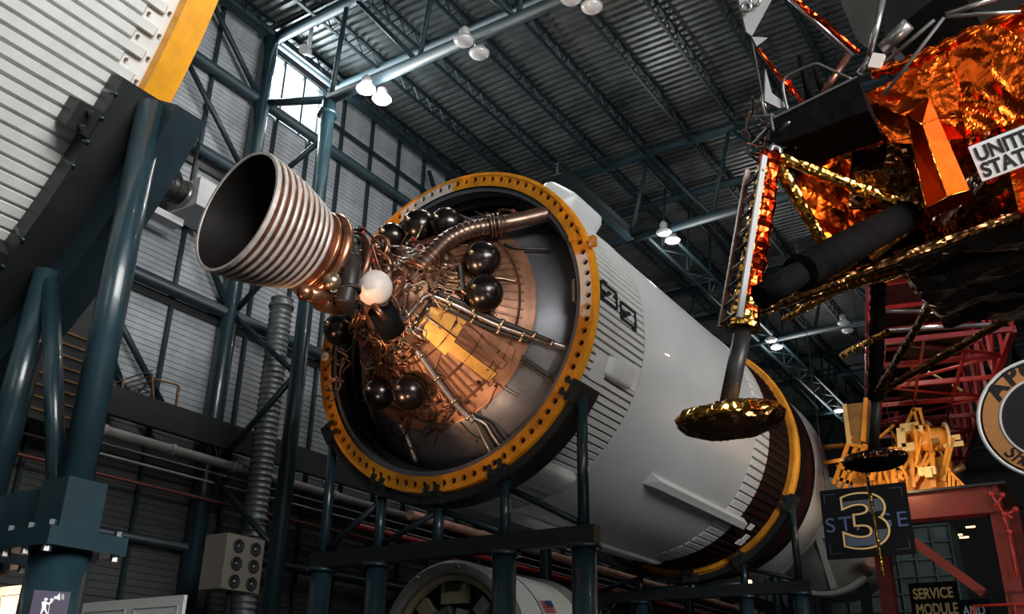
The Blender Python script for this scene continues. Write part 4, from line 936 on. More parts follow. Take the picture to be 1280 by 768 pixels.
# wide dark beam with gold straps below the body (second outrigger seen from below)
o1 = lray(1135, 268, (1, 0, 0), (-2.0, 0, 0)); o2 = lray(968, 360, (1, 1, 0), (-.6, -.6, 0))
MB().tube(o1, lray(1000, 342, (1, 1, 0), (-.9, -.9, 0)), .15, n=16).build('black_sleeve', FOILB, lm); MB().tube(lray(1000, 342, (1, 1, 0), (-.9, -.9, 0)), lray(950, 372, (1, 1, 0), (-.9, -.9, 0)), .10, n=14).build('black_sleeve', FOILB, lm)
for a, b_, xa, xb in (((1136, 290), (1088, 322), -1.8, -1.7), ((1078, 318), (990, 385), -1.8, -1.2), ((1050, 362), (980, 400), -1.5, -1.0), ((1090, 425), (1052, 445), .5, 1.2), ((1110, 415), (1055, 442), .5, 1.2)):
    foiltube(lface(*a, xa), lface(*b_, xb), .04, FOILG, 'gold_strap_strut', 10, a[0])
# ================================================================== things along the wall
def spiral(x, y, z0, z1, rr, label):
    o = thing('spiral_duct', label, 'duct', (x, y, z0)); prof = []; n = int((z1-z0)/.16)
    for i in range(n): z = z0+i*.16; prof += [(z, rr), (z+.12, rr), (z+.13, rr+.025), (z+.155, rr+.025)]
    MB().lathe(prof, 24, org=(x, y, 0), ax=(0, 0, 1)).build('duct_shell', DUCTG, o)
    for z in (z0+.3, (z0+z1)/2, z1-.3): MB().lathe([(z-.04, rr), (z-.04, rr+.06), (z+.04, rr+.06), (z+.04, rr)], 24, org=(x, y, 0), ax=(0, 0, 1)).build('duct_band', DUCTG, o)
p = pY(341, 470, 8.35); spiral(p.x, 8.35, 0, 12.7, .30, 'grey spiral air duct standing beside the tall teal column')
# ventilation unit under the girt
hv = thing('ventilation_unit', 'black round fan duct with grey box plenum on the panelled wall', 'duct', (0, 9.2, 14.5))
a = pY(188, 222, 9.0); b_ = pY(229, 243, 9.0); MB().tube(a, b_, .34, n=24).build('fan_duct', DKPIPE, hv)
for t in (.1, .3, .5, .7): q = a+(b_-a)*t; MB().lathe([(-.02, .34), (-.02, .36), (.02, .36), (.02, .34)], 24, org=q, ax=b_-a).build('duct_rib', BLACKST, hv)
MB().lathe([(0, .30), (0, .38), (.16, .38), (.16, .30)], 24, org=b_-(b_-a).normalized()*.08, ax=b_-a).build('silver_collar', LMALU, hv)
MB().bb((b_.x+.06, 8.45, b_.z-.42), (b_.x+1.35, 9.7, b_.z+.42)).build('plenum_box', BOXG, hv); MB().bb((b_.x+.68, 8.44, b_.z-.42), (b_.x+.70, 8.45, b_.z+.42)).build('box_seam', BLACKST, hv)
MB().bb((a.x-.2, 8.9, a.z-.95), (b_.x+.1, 9.3, a.z-.75)).build('support_angle', BOXG, hv); MB().tube((b_.x+.4, 9.3, b_.z+.42), (b_.x+.4, 9.3, 16.6), .06, n=8).build('hanger', BLACKST, hv)
# catwalk: deep dark beam, rails, small stair
cw = thing('wall_catwalk', 'dark deep-beamed catwalk with rust-yellow rail along the panelled wall', 'catwalk', (10, 9.3, 8.1))
MB().bb((-16, 8.95, 8.15), (60, 9.1, 8.85)).build('edge_beam', BLACKST, cw); MB().bb((-16, 9.1, 8.75), (60, 9.6, 8.82)).build('walkway_deck', BLACKST, cw)
RAILM = mat('rusty_yellow_rail', (.16, .085, .03), .55, .3, .3, 5)
for p, q in (((190, 467), (193, 522)), ((223, 484), (218, 526))):
    MB().tube(pY(*p, 9.0), pY(*q, 9.0), .035, n=8).build('rail_post', RAILM, cw)
MB().path([pY(193, 474, 9.0), pY(220, 481, 9.0), pY(224, 484, 9.0), pY(223, 490, 9.0)], .03, 8).build('top_rail', RAILM, cw)
MB().tube(pY(154, 474, 9.05), pY(151, 508, 9.05), .04, n=8).build('rail_post', RAILM, cw)
for k in range(7): MB().bar(pY(136, 481+5.2*k, 9.3), pY(188, 464+6.5*k, 9.3), .22, .035).build('stair_tread', BLACKST, cw)
for a, b_ in (((145, 468), (183, 512)), ((152, 512), (190, 474))): MB().tube(pY(*a, 9.25), pY(*b_, 9.25), .03, n=8).build('stair_brace', BLACKST, cw)
# pipes along the wall
sp = thing('service_pipe', 'thick grey service pipe with couplings below the catwalk', 'pipe', (5, 8.82, 7.4))
z_ = pY(320, 592, 8.82).z; MB().tube((-16, 8.82, z_), (11, 8.82, z_), .12, n=14).build('pipe', GREYPIPE, sp)
for k in range(14): MB().lathe([(-.07, .12), (-.07, .145), (.07, .145), (.07, .12)], 14, org=(-15+1.95*k, 8.82, z_), ax=(1, 0, 0)).build('coupling', GREYPIPE, sp)
for k in range(7): MB().tube((-14+4*k, 8.82, z_+.1), (-14+4*k, 9.0, 8.2), .02, n=6).build('hanger', BLACKST, sp)
sp = thing('service_pipe', 'copper-coloured service pipe beneath the white tank', 'pipe', (20, 8.0, 7))  # pipe with an orange-copper base colour
z_ = pY(760, 715, 8.0).z; MB().tube((9, 8.0, z_), (58, 8.0, z_), .15, n=14).build('pipe', PINKPIPE, sp)
for k in range(16): MB().lathe([(-.07, .15), (-.07, .175), (.07, .175), (.07, .15)], 14, org=(10+3*k, 8.0, z_), ax=(1, 0, 0)).build('coupling', PINKPIPE, sp)
for x_ in (12, 24, 36, 48): MB().tube((x_, 8, z_), (x_, 9.6, z_+.4), .04, n=8).build('bracket_arm', BLACKST, sp)
for k, (py, rr, m, l) in enumerate(((640, .05, REDPIPE, 'thin red fire pipe on the dark lower wall'), (618, .03, GREYPIPE, 'thin grey conduit just below the thick service pipe'), (606, .025, GREYPIPE, 'thinnest grey conduit under the catwalk'))):
    z_ = pY(320, py, 9.3).z; o = thing('wall_pipe', l, 'pipe', (5, 9.3, z_-.1)); MB().tube((-16, 9.3, z_), (58, 9.3, z_), rr, n=10).build('pipe', m, o)
    for q in range(12): MB().tube((-15+6*q, 9.3, z_), (-15+6*q, 9.85, z_), .02, n=6).build('bracket', BLACKST, o)
o = thing('wall_pipe', 'bright red fire pipe low behind the white module', 'pipe', (20, 7.4, 5)); z_ = pY(760, 738, 7.4).z
MB().tube((6, 7.4, z_), (58, 7.4, z_), .09, n=10).build('pipe', REDST, o)
for q in range(6): MB().tube((7+9*q, 7.4, z_), (7+9*q, 7.4, 0), .03, n=6).build('stand', BLACKST, o)
# louvred dark unit between the blue-green posts
lv = thing('louvre_unit', 'dark box unit with rust-brown louvre slats behind the blue-green posts', 'vent', (-3.8, 8.2, 7.2)); MB().bb((-4.2, 8.4, 8.3), (-3.4, 8.945, 8.5)).build('support_bracket', BLACKST, lv)
c = pY(98, 462, 7.9); MB().bb((c.x-.9, 7.95, c.z-1.3), (c.x+.9, 8.4, c.z+2.0)).build('casing', BLACKST, lv)
for k in range(8): MB().bar((c.x-.85, 7.92, c.z-1.1+.26*k), (c.x+.85, 7.92, c.z-1.1+.26*k), .05, .04).build('slat', RAILM, lv)
# speaker cabinet with six round drivers on a pole
sc = thing('speaker_cabinet', 'beige cabinet with six dark round openings on a pole', 'speaker', (.8, 6.0, 0))
x0, x1, z0, z1 = .28, 1.38, 4.18, 5.36; MB().bb((x0, 6.0, z0), (x1, 6.7, z1)).build('cabinet', BEIGE, sc)
for i in (0, 1):
    for j in (0, 1, 2):
        q = (x0+.34+.50*i, 5.995, z1-.24-.38*j); o = MB().lathe([(0, .15), (-.03, .15), (-.03, .12), (-.008, .09), (-.008, .01)], 24, org=q, ax=(0, 1, 0)).build('driver', BLACKST, sc); MB().sphere((q[0], 5.99, q[2]), .035, 10, 8).build('driver_cap', LMALU, o)
MB().tube((.85, 6.35, 0), (.85, 6.35, z0), .06, n=10).build('pole', BLACKST, sc)
# white display boards at the foot of the stub column
for (xa, xb, l) in (((108, 743), (231, 757), 'white display board with thin line drawing right of the stub column'), ((4, 731), (40, 735), 'white display board left of the stub column')):
    a = pX(*xa, -6.0); b_ = pX(*xb, -6.0); o = thing('display_board', l, 'board', ((a.x+b_.x)/2, (a.y+b_.y)/2, 0)); zt = (a.z+b_.z)/2
    MB().bb((-6.03, b_.y, .5), (-5.98, a.y, zt)).build('panel', mat('board_white', (.42, .42, .41), .6), o)
    for y in (a.y-.1, b_.y+.1): MB().bb((-6.0, y-.03, 0), (-5.94, y+.03, zt-.1)).build('leg', BLACKST, o)
    n = 2 if xa[0] > 100 else 1
    for k in range(n):
        ya = a.y+(b_.y-a.y)*k/n; yb = a.y+(b_.y-a.y)*(k+1)/n
        mb = MB()
        for (u0, v0), (u1, v1) in (((.08, .95), (.92, .95)), ((.08, .95), (.5, .6)), ((.92, .95), (.5, .6)), ((.08, .95), (.08, .3)), ((.92, .95), (.92, .3))):
            mb.bar((-6.035, ya+(yb-ya)*u0, .5+(zt-.5)*v0), (-6.035, ya+(yb-ya)*u1, .5+(zt-.5)*v1), .008, .012, (1, 0, 0))
        mb.build('line_drawing', GREYPIPE, o)
# white spacecraft module beneath the tank
MC = V((4.1, 2.75, 3.12)); md = thing('spacecraft_module', 'white round module with grey open end ring and small flag below the rocket', 'spacecraft', (4.1, 2.75, 0))
def mr(name, prof, m, parent=md, n=72, close=False): return sharp(MB().lathe(prof, n, org=MC, close=close).build(name, m, parent))
mr('end_ring', [(0, 1.66), (-.04, 1.72), (-.04, 1.88), (.05, 1.95), (.32, 1.95), (.32, 1.66)], RINGG, close=True); mr('inner_ring', [(.1, 1.5), (.06, 1.56), (.1, 1.66), (.3, 1.66), (.3, 1.5)], KHAKI, close=True)
mr('body', [(.32, 1.93), (.9, 1.93), (3.6, 1.88), (3.6, 1.6)], MODW); mr('back_ring', [(3.2, 1.88), (3.2, 1.97), (3.7, 1.97), (3.7, 1.5)], RINGG, close=True); mr('bulkhead', [(.5, 1.66), (.5, .01)], BLACKST); mr('seam', [(1.28, 1.92), (1.28, 1.935), (1.31, 1.935), (1.31, 1.92)], INK)
for k, (dg, r0, r1, w_, m) in enumerate(((90, 1.0, 1.45, .7, KHAKI), (90, 1.28, 1.46, .42, BLACKST), (132, 1.0, 1.4, .3, RINGG), (48, 1.0, 1.42, .35, KHAKI), (70, .75, .95, .4, LMGREY), (105, .7, .9, .25, RINGG), (160, 1.0, 1.45, .35, KHAKI), (20, 1.0, 1.4, .35, RINGG))):
    t = R_(dg); q = MC+V((.3-(.04 if k == 1 else 0), cos(t)*(r0+r1)/2, sin(t)*(r0+r1)/2)); MB().box(q, (.2, w_, r1-r0), Matrix.Rotation(t-pi/2, 3, 'X')).build('inner_panel', m, md)
for dg in (62, 100): t = R_(dg); MB().lathe([(0, .05), (.06, .05), (.08, .02)], 12, org=MC+V((-.05, 1.8*cos(t), 1.8*sin(t))), ax=(-1, 0, 0)).build('ring_bolt', LMALU, md)
for s_ in (.8, 2.9): MB().bb((MC.x+s_-.2, MC.y-1.3, 0), (MC.x+s_+.2, MC.y+1.3, 1.9)).build('stand', BLACKST, md)
def pmod(px, py, rad=1.945):
    d = ray(px, py); o = CAM-MC; a = d.y**2+d.z**2; b2 = 2*(o.y*d.y+o.z*d.z); c = o.y**2+o.z**2-rad**2; return CAM+d*((-b2-math.sqrt(max(b2*b2-4*a*c, 0)))/(2*a))
f0, f1, f2, f3 = (pmod(674, 752), pmod(688, 752), pmod(697, 768), pmod(682, 768))
for k in range(6):
    u, v = k/6, k/6+.09; MB().add([f0+(f3-f0)*u, f1+(f2-f1)*u, f1+(f2-f1)*v, f0+(f3-f0)*v]+[q+V((0, -.01, .01)) for q in (f0+(f3-f0)*u, f1+(f2-f1)*u, f1+(f2-f1)*v, f0+(f3-f0)*v)], [(4, 5, 6, 7)]).build('flag_stripe', FLAGR, md)
c0 = f0+(f1-f0)*.4; MB().add([q+V((0, -.014, .014)) for q in (c0, f1, f1+(f2-f1)*.5, c0+(f3-f0)*.5)], [(0, 1, 2, 3)]).build('flag_canton', FLAGB, md)
# ================================================================== lamps
def make_lamp(loc, label, lit, zt, power=0, group=None):
    o = thing('pendant_lamp', label, 'lamp', loc, group); x, y, z = loc
    MB().lathe([(0, .005), (.012, .12), (.05, .235), (.12, .265), (.19, .235), (.25, .15), (.29, .10)], 24, org=loc, ax=(0, 0, 1)).build('prismatic_globe', LAMPG if lit else LAMPDIM, o)
    MB().lathe([(.27, .10), (.27, .12), (.36, .15), (.46, .15), (.54, .09), (.60, .03), (.60, .001)], 18, org=loc, ax=(0, 0, 1)).build('ballast_housing', LAMPW, o)
    MB().lathe([(.105, .262), (.105, .285), (.135, .285), (.135, .262)], 24, org=loc, ax=(0, 0, 1), close=True).build('lens_band', LAMPW, o)
    MB().tube((x, y, z+.54), (x, y, zt+.02), .018, n=6).build('hook_rod', LAMPW, o); tx = min(TX, key=lambda t: abs(t-x)); MB().bar((x, y, zt), (tx, y, zt), .05, .05).build('bracket_arm', TEALD, o)
    if power:
        l = light('lamp_light', 'POINT', (x, y, z-.26 if lit else z-.7), (x, y, 0), power, (1, .97, .92), .22) if lit or x > 10 else light('lamp_light', 'SPOT', (x, y, z-.03), (x, y, 0), power, (1, .96, .90), .2, spot=150, blend=.5); l.parent = o; l.matrix_parent_inverse = Matrix.Translation(-V(loc))
    return o
NL = 'lamp on the truss over the rocket engine'
for px, py, xx, lit, l, pw in ((457, 115, 2.25, 1, 'glowing white pendant lamp next to the clerestory window, nearer the wall column', 330), (477, 128, 2.9, 1, 'glowing white pendant lamp next to the clerestory window, nearer the amber ring', 330),
                           (580, 55, 2.25, 0, 'white pendant lamp of the pair halfway along the engine truss, further from the ring', 150), (599, 71, 2.9, 0, 'white pendant lamp of the pair halfway along the engine truss, nearer the ring', 150),
                           (714, 2, 2.25, 0, 'white pendant lamp on the engine truss beyond the halfway pair, upper of its pair', 0), (740, 13, 2.9, 0, 'white pendant lamp on the engine truss beyond the halfway pair, lower of its pair', 600),
                           (830, 294, 14.85, 0, 'white pendant lamp over the white tank, upper of its pair', 0), (841, 304, 15.45, 0, 'white pendant lamp over the white tank, lower of its pair', 300),
                           (964, 428, 27.4, 0, 'white pendant lamp beside the lander leg, upper of its pair', 0), (971, 437, 28.1, 0, 'white pendant lamp beside the lander leg, lower of its pair', 300), (1055, 407, 27.4, 0, 'white pendant lamp behind the gold lander struts, upper of its pair', 0), (1060, 416, 28.1, 0, 'white pendant lamp behind the gold lander struts, lower of its pair', 0), (1049, 516, 40.0, 0, 'white pendant lamp beside the amber crane mast', 300)):
    q = pX(px, py, xx); make_lamp(tuple(q), l, lit, ZB, pw)
# row of further lamps over the camera side of the hall (outside the picture)
for x_ in (-10.2, 2.5):
    for y in (-12, -20): make_lamp((x_+.3, y, 18.0), 'white pendant lamp high over the visitors side of the hall', 0, ZB, 240, 'lamps over the visitors side')
def flood(i, loc, tgt, pw, c_, ang):
    o = thing('flood_lamp', 'black flood lamp on the floor aimed at %s' % ['the engine bay from the wall side', 'the engine bay from the visitors side', 'the foil lander', 'the red arm'][i], 'lamp', (loc[0], loc[1], 0)); d = (V(tgt)-V(loc)).normalized(); q = V(loc)
    MB().lathe([(-.32, .02), (-.32, .12), (-.05, .2), (0, .21), (0, .19), (-.05, .17), (-.25, .08)], 20, org=q, ax=d).build('lamp_can', BLACKST, o)
    MB().bb((loc[0]-.25, loc[1]-.25, 0), (loc[0]+.25, loc[1]+.25, .04)).build('base_plate', BLACKST, o); MB().tube((loc[0], loc[1], .04), q-d*.2, .03, n=8).build('yoke', BLACKST, o)
    l = light('flood_light', 'SPOT', q+d*.03, tgt, pw, c_, .15, spot=ang, blend=.7); l.parent = o; l.matrix_parent_inverse = Matrix.Translation(-V((loc[0], loc[1], 0)))
for i, f in enumerate(FLOODS): flood(i, *f)
# ================================================================== signs
def board(name, c4, X_, m, th, label, hang=True):
    ps = [pX(*p, X_) for p in c4]; y0 = (ps[0].y+ps[3].y)/2; y1 = (ps[1].y+ps[2].y)/2; zt = (ps[0].z+ps[1].z)/2; zb = (ps[2].z+ps[3].z)/2
    o = thing(name, label, 'sign', (X_, (y0+y1)/2, zb)); MB().bb((X_, y1, zb), (X_+th, y0, zt)).build('panel', m, o)
    if hang:
        for y in (y0-.15, y1+.15): MB().tube((X_+th/2, y, zt), (X_+th/2, y, 22), .008, n=6).build('hanging_cable', BLACKST, o)
    return o, y0, y1, zb, zt
sg, y0, y1, zb, zt = board('stage_sign', ((1027, 613), (1135, 603), (1140, 691), (1031, 701)), 10.2, SIGNB, .12, 'black hanging sign with tan outlined 3 and blue STAGE lettering')
Wd, Hd = y0-y1, zt-zb; EX, EY = V((0, -1, 0)), V((0, 0, 1)); o0 = V((10.2, y0, zb))
c = text_mb('STAGE', Hd*.30, o0+EX*Wd*.03+EY*Hd*.38+V((-.004, 0, 0)), EX, EY, .003, spacing=1.25); 
mxx = max((v-o0).dot(EX) for v in c.v); c.v = [o0+EX*(.02*Wd+((v-o0).dot(EX)-.03*Wd)*(.95*Wd)/(mxx-.03*Wd))+EY*((v-o0).dot(EY))+V((v.x-10.2, 0, 0)) for v in c.v]; c.build('stage_lettering', SIGNBL, sg)
def fit_text(t, y_a, y_b, z_a, z_b, dx, m, name, bold=0.):
    c = text_mb(t, 1, (0, 0, 0), EX, EY, .003, bold=bold); us = [v.dot(EX) for v in c.v]; ws = [v.z for v in c.v]; u0, u1, w0, w1 = min(us), max(us), min(ws), max(ws)
    c.v = [o0+EX*(y_a+(v.dot(EX)-u0)/(u1-u0)*(y_b-y_a))*Wd+EY*(z_a+(v.z-w0)/(w1-w0)*(z_b-z_a))*Hd+V((v.x+dx, 0, 0)) for v in c.v]; return c.build(name, m, sg)
fit_text('3', .215, .765, .10, .92, -.008, SIGNY, 'numeral_outline', .045); fit_text('3', .240, .740, .125, .895, -.014, SIGNB, 'numeral_body', .02)
# blue glow shape printed inside the numeral: upper and lower thirds
def thirds(z_a, z_b):
    c = fit_text('3', .248, .732, .133, .887, -.020, SIGNBL2, 'numeral_fill', .012); me = c.data; bm = bmesh.new(); bm.from_mesh(me); base_ = zb
    zz0 = (zb-ORG[sg.name].z)+Hd*z_a; zz1 = (zb-ORG[sg.name].z)+Hd*z_b
    g_ = bm.verts[:]+bm.edges[:]+bm.faces[:]; bmesh.ops.bisect_plane(bm, geom=g_, plane_co=(0, 0, zz0), plane_no=(0, 0, -1), clear_outer=True)
    g_ = bm.verts[:]+bm.edges[:]+bm.faces[:]; bmesh.ops.bisect_plane(bm, geom=g_, plane_co=(0, 0, zz1), plane_no=(0, 0, 1), clear_outer=True); bm.to_mesh(me); bm.free()
thirds(.62, .80); thirds(.15, .36)
for (u, v), (du, dv) in (((.05, .93), (1, -1)), ((.95, .93), (-1, -1)), ((.05, .07), (1, 1)), ((.95, .07), (-1, 1))):
    mb = MB(); q = o0+EX*u*Wd+EY*v*Hd+V((-.006, 0, 0)); mb.bar(q, q+EX*du*.14*Wd, .01, .012, (1, 0, 0)); mb.bar(q, q+EY*dv*.14*Hd, .012, .01, (1, 0, 0)); mb.build('corner_mark', SIGNBL2, sg)
s2_, y0, y1, zb, zt = board('module_sign', ((1137, 730), (1197, 726), (1201, 775), (1140, 780)), 18.6, SIGNB, .1, 'black sign reading SERVICE MODULE in tan capitals', False); o0 = V((18.6, y0, zb)); Wd, Hd = y0-y1, zt-zb
sg = s2_; fit_text('SERVICE', .08, .90, .58, .86, -.006, SIGNY, 'lettering', .02); fit_text('MODULE', .10, .95, .17, .46, -.006, SIGNY, 'lettering', .02)
MB().bb((18.62, y1+.1, 0), (18.68, y0-.1, zb)).build('stand', BLACKST, s2_)
s3_, y0, y1, zb, zt = board('module_sign', ((1198, 751), (1236, 748), (1238, 776), (1200, 780)), 20.6, SIGNB, .1, 'black sign reading AND beside the service module sign', False); o0 = V((20.6, y0, zb)); Wd, Hd = y0-y1, zt-zb
sg = s3_; fit_text('AND', .12, .85, .30, .72, -.006, BOXG, 'lettering', .02); MB().bb((20.62, y1+.1, 0), (20.68, y0-.1, zb)).build('stand', BLACKST, s3_)
# round mission patch
pc = pX(1308, 522, 3.2); PRD = 79/F*(pc-CAM).dot(fw)
pa = thing('mission_patch', 'large round patch sign with gold lettered border and white cord rim', 'sign', tuple(pc-V((0, 0, PRD))))
def pr2(name, prof, m): return sharp(MB().lathe([(x, r_*PRD) for x, r_ in prof], 72, org=pc, close=True).build(name, m, pa))
pr2('backing', [(0, .02), (0, .99), (.12, .99), (.12, .02)], INK); pr2('gold_border', [(-.02, .66), (-.02, .91), (0, .91), (0, .66)], PATCHO); pr2('inner_cord', [(-.03, .635), (-.03, .665), (0, .665), (0, .635)], PATCHW)
MB().path([pc+V((-.01, PRD*.975*cos(t), PRD*.975*sin(t))) for t in [2*pi*i/72 for i in range(72)]], .03, 8, closed=True).build('rim_cord', PATCHW, pa)
for txt, degs, rr, sz, sh_ in (('APO', (138, 116, 95), .70, .29, 0), ('Shep', (219, 229.5, 238, 247), .84, .25, .25)):
    for ch, d in zip(txt, degs):
        t = R_(d); top = txt == 'APO'; er = EX*cos(t)+EY*sin(t)
        tx, ty = (EX*sin(t)-EY*cos(t), er) if top else (EX*-sin(t)+EY*cos(t), -er)
        c = text_mb(ch, sz*PRD*(1.35 if top else 1.2), pc+er*(rr if top else rr+.02)*PRD+V((-.024, 0, 0)), tx, ty, .003, shear=sh_, align='CENTER', bold=.02 if top else .004); c.build('lettering', INK, pa)
MB().tube(pc+V((.06, 0, PRD)), V((pc.x+.06, pc.y, 22)), .012, n=6).build('hanging_cable', BLACKST, pa)
# ================================================================== red swing arm, amber crane, red portal
ad = V((.97, .243, 0)).normalized(); bd = V((-.243, .97, 0)).normalized(); S0 = V((8.9, -8.0, 10.15)); hw, LA, HA = 1.42, 17.0, 2.3
ra_ = thing('swing_arm', 'red lattice access arm seen from below behind the lander legs', 'gantry', tuple(S0))
def rp(l, s_, h): return S0+ad*l+bd*s_*hw+V((0, 0, h*HA))
for s_ in (-1, 1):
    for h in (0, 1): MB().bar(rp(0, s_, h), rp(LA, s_, h), .14, .16).build('chord', REDST, ra_)
nb = 10
for i in range(nb+1):
    l = LA*i/nb
    for s_ in (-1, 1): MB().bar(rp(l, s_, 0), rp(l, s_, 1), .09, .09).build('upright', REDST, ra_)
    for h in (0, 1): MB().bar(rp(l, -1, h), rp(l, 1, h), .09, .12).build('cross_member', REDST, ra_)
    if i < nb:
        l2 = LA*(i+1)/nb
        for s_ in (-1, 1): MB().tube(rp(l, s_, i % 2), rp(l2, s_, 1-i % 2), .045, n=6).build('side_diagonal', REDST, ra_)
        MB().tube(rp(l, -1 if i % 2 else 1, 0), rp(l2, 1 if i % 2 else -1, 0), .045, n=6).build('floor_diagonal', REDST, ra_)
        for s_ in (-.35, .35): MB().bar(rp(l, s_, 0), rp(l2, s_, 0), .06, .10).build('floor_stringer', REDST, ra_)
        if i % 3 != 1: MB().add([rp(l+.1, -.3, .03), rp(l2-.1, -.3, .03), rp(l2-.1, .6, .03), rp(l+.1, .6, .03)], [(0, 1, 2, 3)]).build('grating', REDBLK, ra_)
MB().add([rp(-.1, -.95, 1.02), rp(LA, -.95, 1.02), rp(LA, .95, 1.02), rp(-.1, .95, 1.02)], [(0, 1, 2, 3)]).build('roof_sheet', REDBLK, ra_)
for a, b_ in ((.25, .75), (.1, .5)): MB().tube(rp(.2, -.9, a), rp(2.2, .9, b_), .06, n=10).build('hydraulic_ram', LMALU, ra_)
for k in range(6): MB().path(smooth_path([rp(2+2.2*k, rnd.uniform(-.8, .8), .25), rp(2.8+2.2*k, rnd.uniform(-.8, .8), .1), rp(3.8+2.2*k, rnd.uniform(-.8, .8), .3)], 4), .04, 6).build('hose', rnd.choice((BOXG, REDST, CREAM)), ra_)
for s_ in (-1, 1):
    for l in (3, 14): MB().tube(rp(l, s_*.9, 1), rp(l, s_*.9, 1)+V((0, 0, 22-12.5)), .012, n=6).build('hanging_cable', BLACKST, ra_)
# red portal frame
PX = 12.6
po = thing('red_portal', 'red steel portal frame with braced posts beneath the amber crane', 'gantry', (PX, -6.2, 0))
b0, b1 = pX(1128, 636, PX), pX(1246, 624, PX); zt_ = (b0.z+b1.z)/2
MB().bb((PX-.25, b1.y-.1, zt_-.36), (PX+.25, b0.y+.1, zt_+.30)).build('top_beam', PORTR, po)
MB().bb((PX-.35, b1.y-.3, zt_+.30), (PX+3.2, b0.y+1.5, zt_+.36)).build('deck_plate', BLACKST, po)
for y in (b1.y,): MB().bb((PX-.2, y-.2, 0), (PX+.2, y+.2, zt_-.36)).build('post', PORTR, po)
for y in (b1.y, b0.y+1.3): MB().bb((PX+2.8, y-.2, 0), (PX+3.2, y+.2, zt_+.3)).build('post', PORTR, po)
MB().bar(pX(1143, 678, PX), pX(1230, 742, PX), .22, .22).build('diagonal_brace', PORTR, po)
q0 = pX(1228, 752, PX-.6); q1 = pX(1285, 742, PX-.6)
for k in range(3): MB().tube((PX-.6, b1.y+.9, q0.z-.1-.3*k), (PX-.6, b1.y-2.0, q0.z-.1-.3*k), .03, n=8).build('hand_rail', REDST, po)
for k in range(4): MB().tube((PX-.6, b1.y+.9-.9*k, q0.z-1.2), (PX-.6, b1.y+.9-.9*k, q0.z-.1), .03, n=8).build('rail_post', REDST, po)
MB().bb((PX-.7, b1.y-2.1, q0.z-1.3), (PX+.3, b1.y+1, q0.z-1.2)).build('platform', REDBLK, po)
lk = thing('linkage_arm', 'thin red jointed linkage beside the portal frame post', 'linkage', tuple(pX(1262, 700, PX-.4)-V((0, 0, .6))))
for a, b_ in (((1240, 618), (1253, 640)), ((1253, 620), (1243, 634)), ((1253, 640), (1262, 668)), ((1256, 645), (1270, 637)), ((1262, 668), (1271, 720)), ((1254, 642), (1266, 648))):
    MB().tube(pX(*a, PX-.4), pX(*b_, PX-.4), .035, n=8).build('link', REDST, lk)
for p in ((1240, 618), (1253, 619), (1256, 643), (1270, 637), (1262, 665)): MB().sphere(pX(*p, PX-.4), .075, 10, 8).build('joint', REDST, lk)
# amber crane on the portal
light('arm_fill_light', 'POINT', tuple(rp(1.6, .1, .55)), (0, 0, 0), 120, (1, .86, .75), .12)  # added fill light that brightens the near end of the arm
q = rp(1.6, .1, .55); MB().lathe([(.10, .02), (.10, .12), (.25, .09), (.25, .02)], 16, org=q, ax=(0, 0, 1), close=True).build('fill_lamp', LAMPW, ra_); MB().tube(q+V((0, 0, .24)), rp(1.6, .1, 1), .02, n=8).build('fill_lamp_stem', REDST, ra_)  # housing and stem added around the arm's fill light
cr_ = thing('amber_crane', 'amber yellow crane machinery with drum and lattice legs on the red portal', 'crane', (PX+1, -5.5, zt_+.36))
CX2 = PX+.8
def cp(px, py, x=CX2): return pX(px, py, x)
def slat(a, b_, w_, h_, m=YELST, name='lattice_bar', x=CX2): MB().bar(cp(*a, x), cp(*b_, x), w_, h_, (1, 0, 0)).build(name, m, cr_)
ps = [cp(1056, 506), cp(1082, 503), cp(1076, 556), cp(1062, 556)]; MB().add(ps+[p+V((.8, 0, 0)) for p in ps], [(0, 1, 2, 3), (7, 6, 5, 4), (0, 4, 5, 1), (1, 5, 6, 2), (2, 6, 7, 3), (3, 7, 4, 0)]).build('mast_box', mat('bronze_mast', (.30, .15, .04), .4, .4, .2, 3), cr_)
slat((1056, 506), (1062, 556), .12, .12, CREAM); slat((1083, 498), (1079, 552), .12, .12, YELST)
for a, b_ in (((1064, 545), (1042, 606)), ((1070, 560), (1048, 610)), ((1082, 556), (1056, 612)), ((1052, 585), (1066, 590)), ((1046, 598), (1062, 604)), ((1058, 570), (1074, 576)), ((1063, 556), (1082, 560))): slat(a, b_, .10, .10)
for k in range(4): MB().bb((CX2+.1, cp(1064+12*k, 600).y-.28, zt_+.36), (CX2+.16, cp(1064+12*k, 600).y+.0, zt_+1.0)).build('panel', YELST, cr_)
MB().bb((CX2-.1, cp(1200, 560).y, zt_+.36), (CX2+2, cp(1052, 560).y, zt_+.44)).build('bed_plate', YELST, cr_)
# tie towers that carry the machine house
for px in (1118, 1142, 1168):
    slat((px, 610), (px-3, 563), .12, .12)
slat((1118, 608), (1142, 566), .09, .09); slat((1142, 608), (1116, 568), .09, .09); slat((1142, 606), (1168, 566), .09, .09); slat((1168, 608), (1142, 566), .09, .09); slat((1112, 563), (1172, 560), .14, .14)
h0, h1 = cp(1128, 560), cp(1151, 536)
for (a, b_) in (((1128, 538), (1150, 535)), ((1150, 535), (1152, 560)), ((1152, 560), (1130, 562)), ((1130, 562), (1128, 538))): slat(a, b_, .22, .5, CREAM, 'machine_frame')
slat((1140, 540), (1150, 556), .06, .06, CREAM, 'machine_stay')
dc = cp(1162, 550, CX2+.1); dv = V((.35, -.94, 0))
MB().tube(dc-dv*.42, dc+dv*.42, .32, n=24).build('winch_drum', YELST, cr_)
for t in (-.42, -.05, .42): MB().lathe([(-.03, .05), (-.03, .46), (.03, .46), (.03, .05)], 28, org=dc+dv*t, ax=dv, close=True).build('drum_flange', CREAM if t > 0 else YELST, cr_)
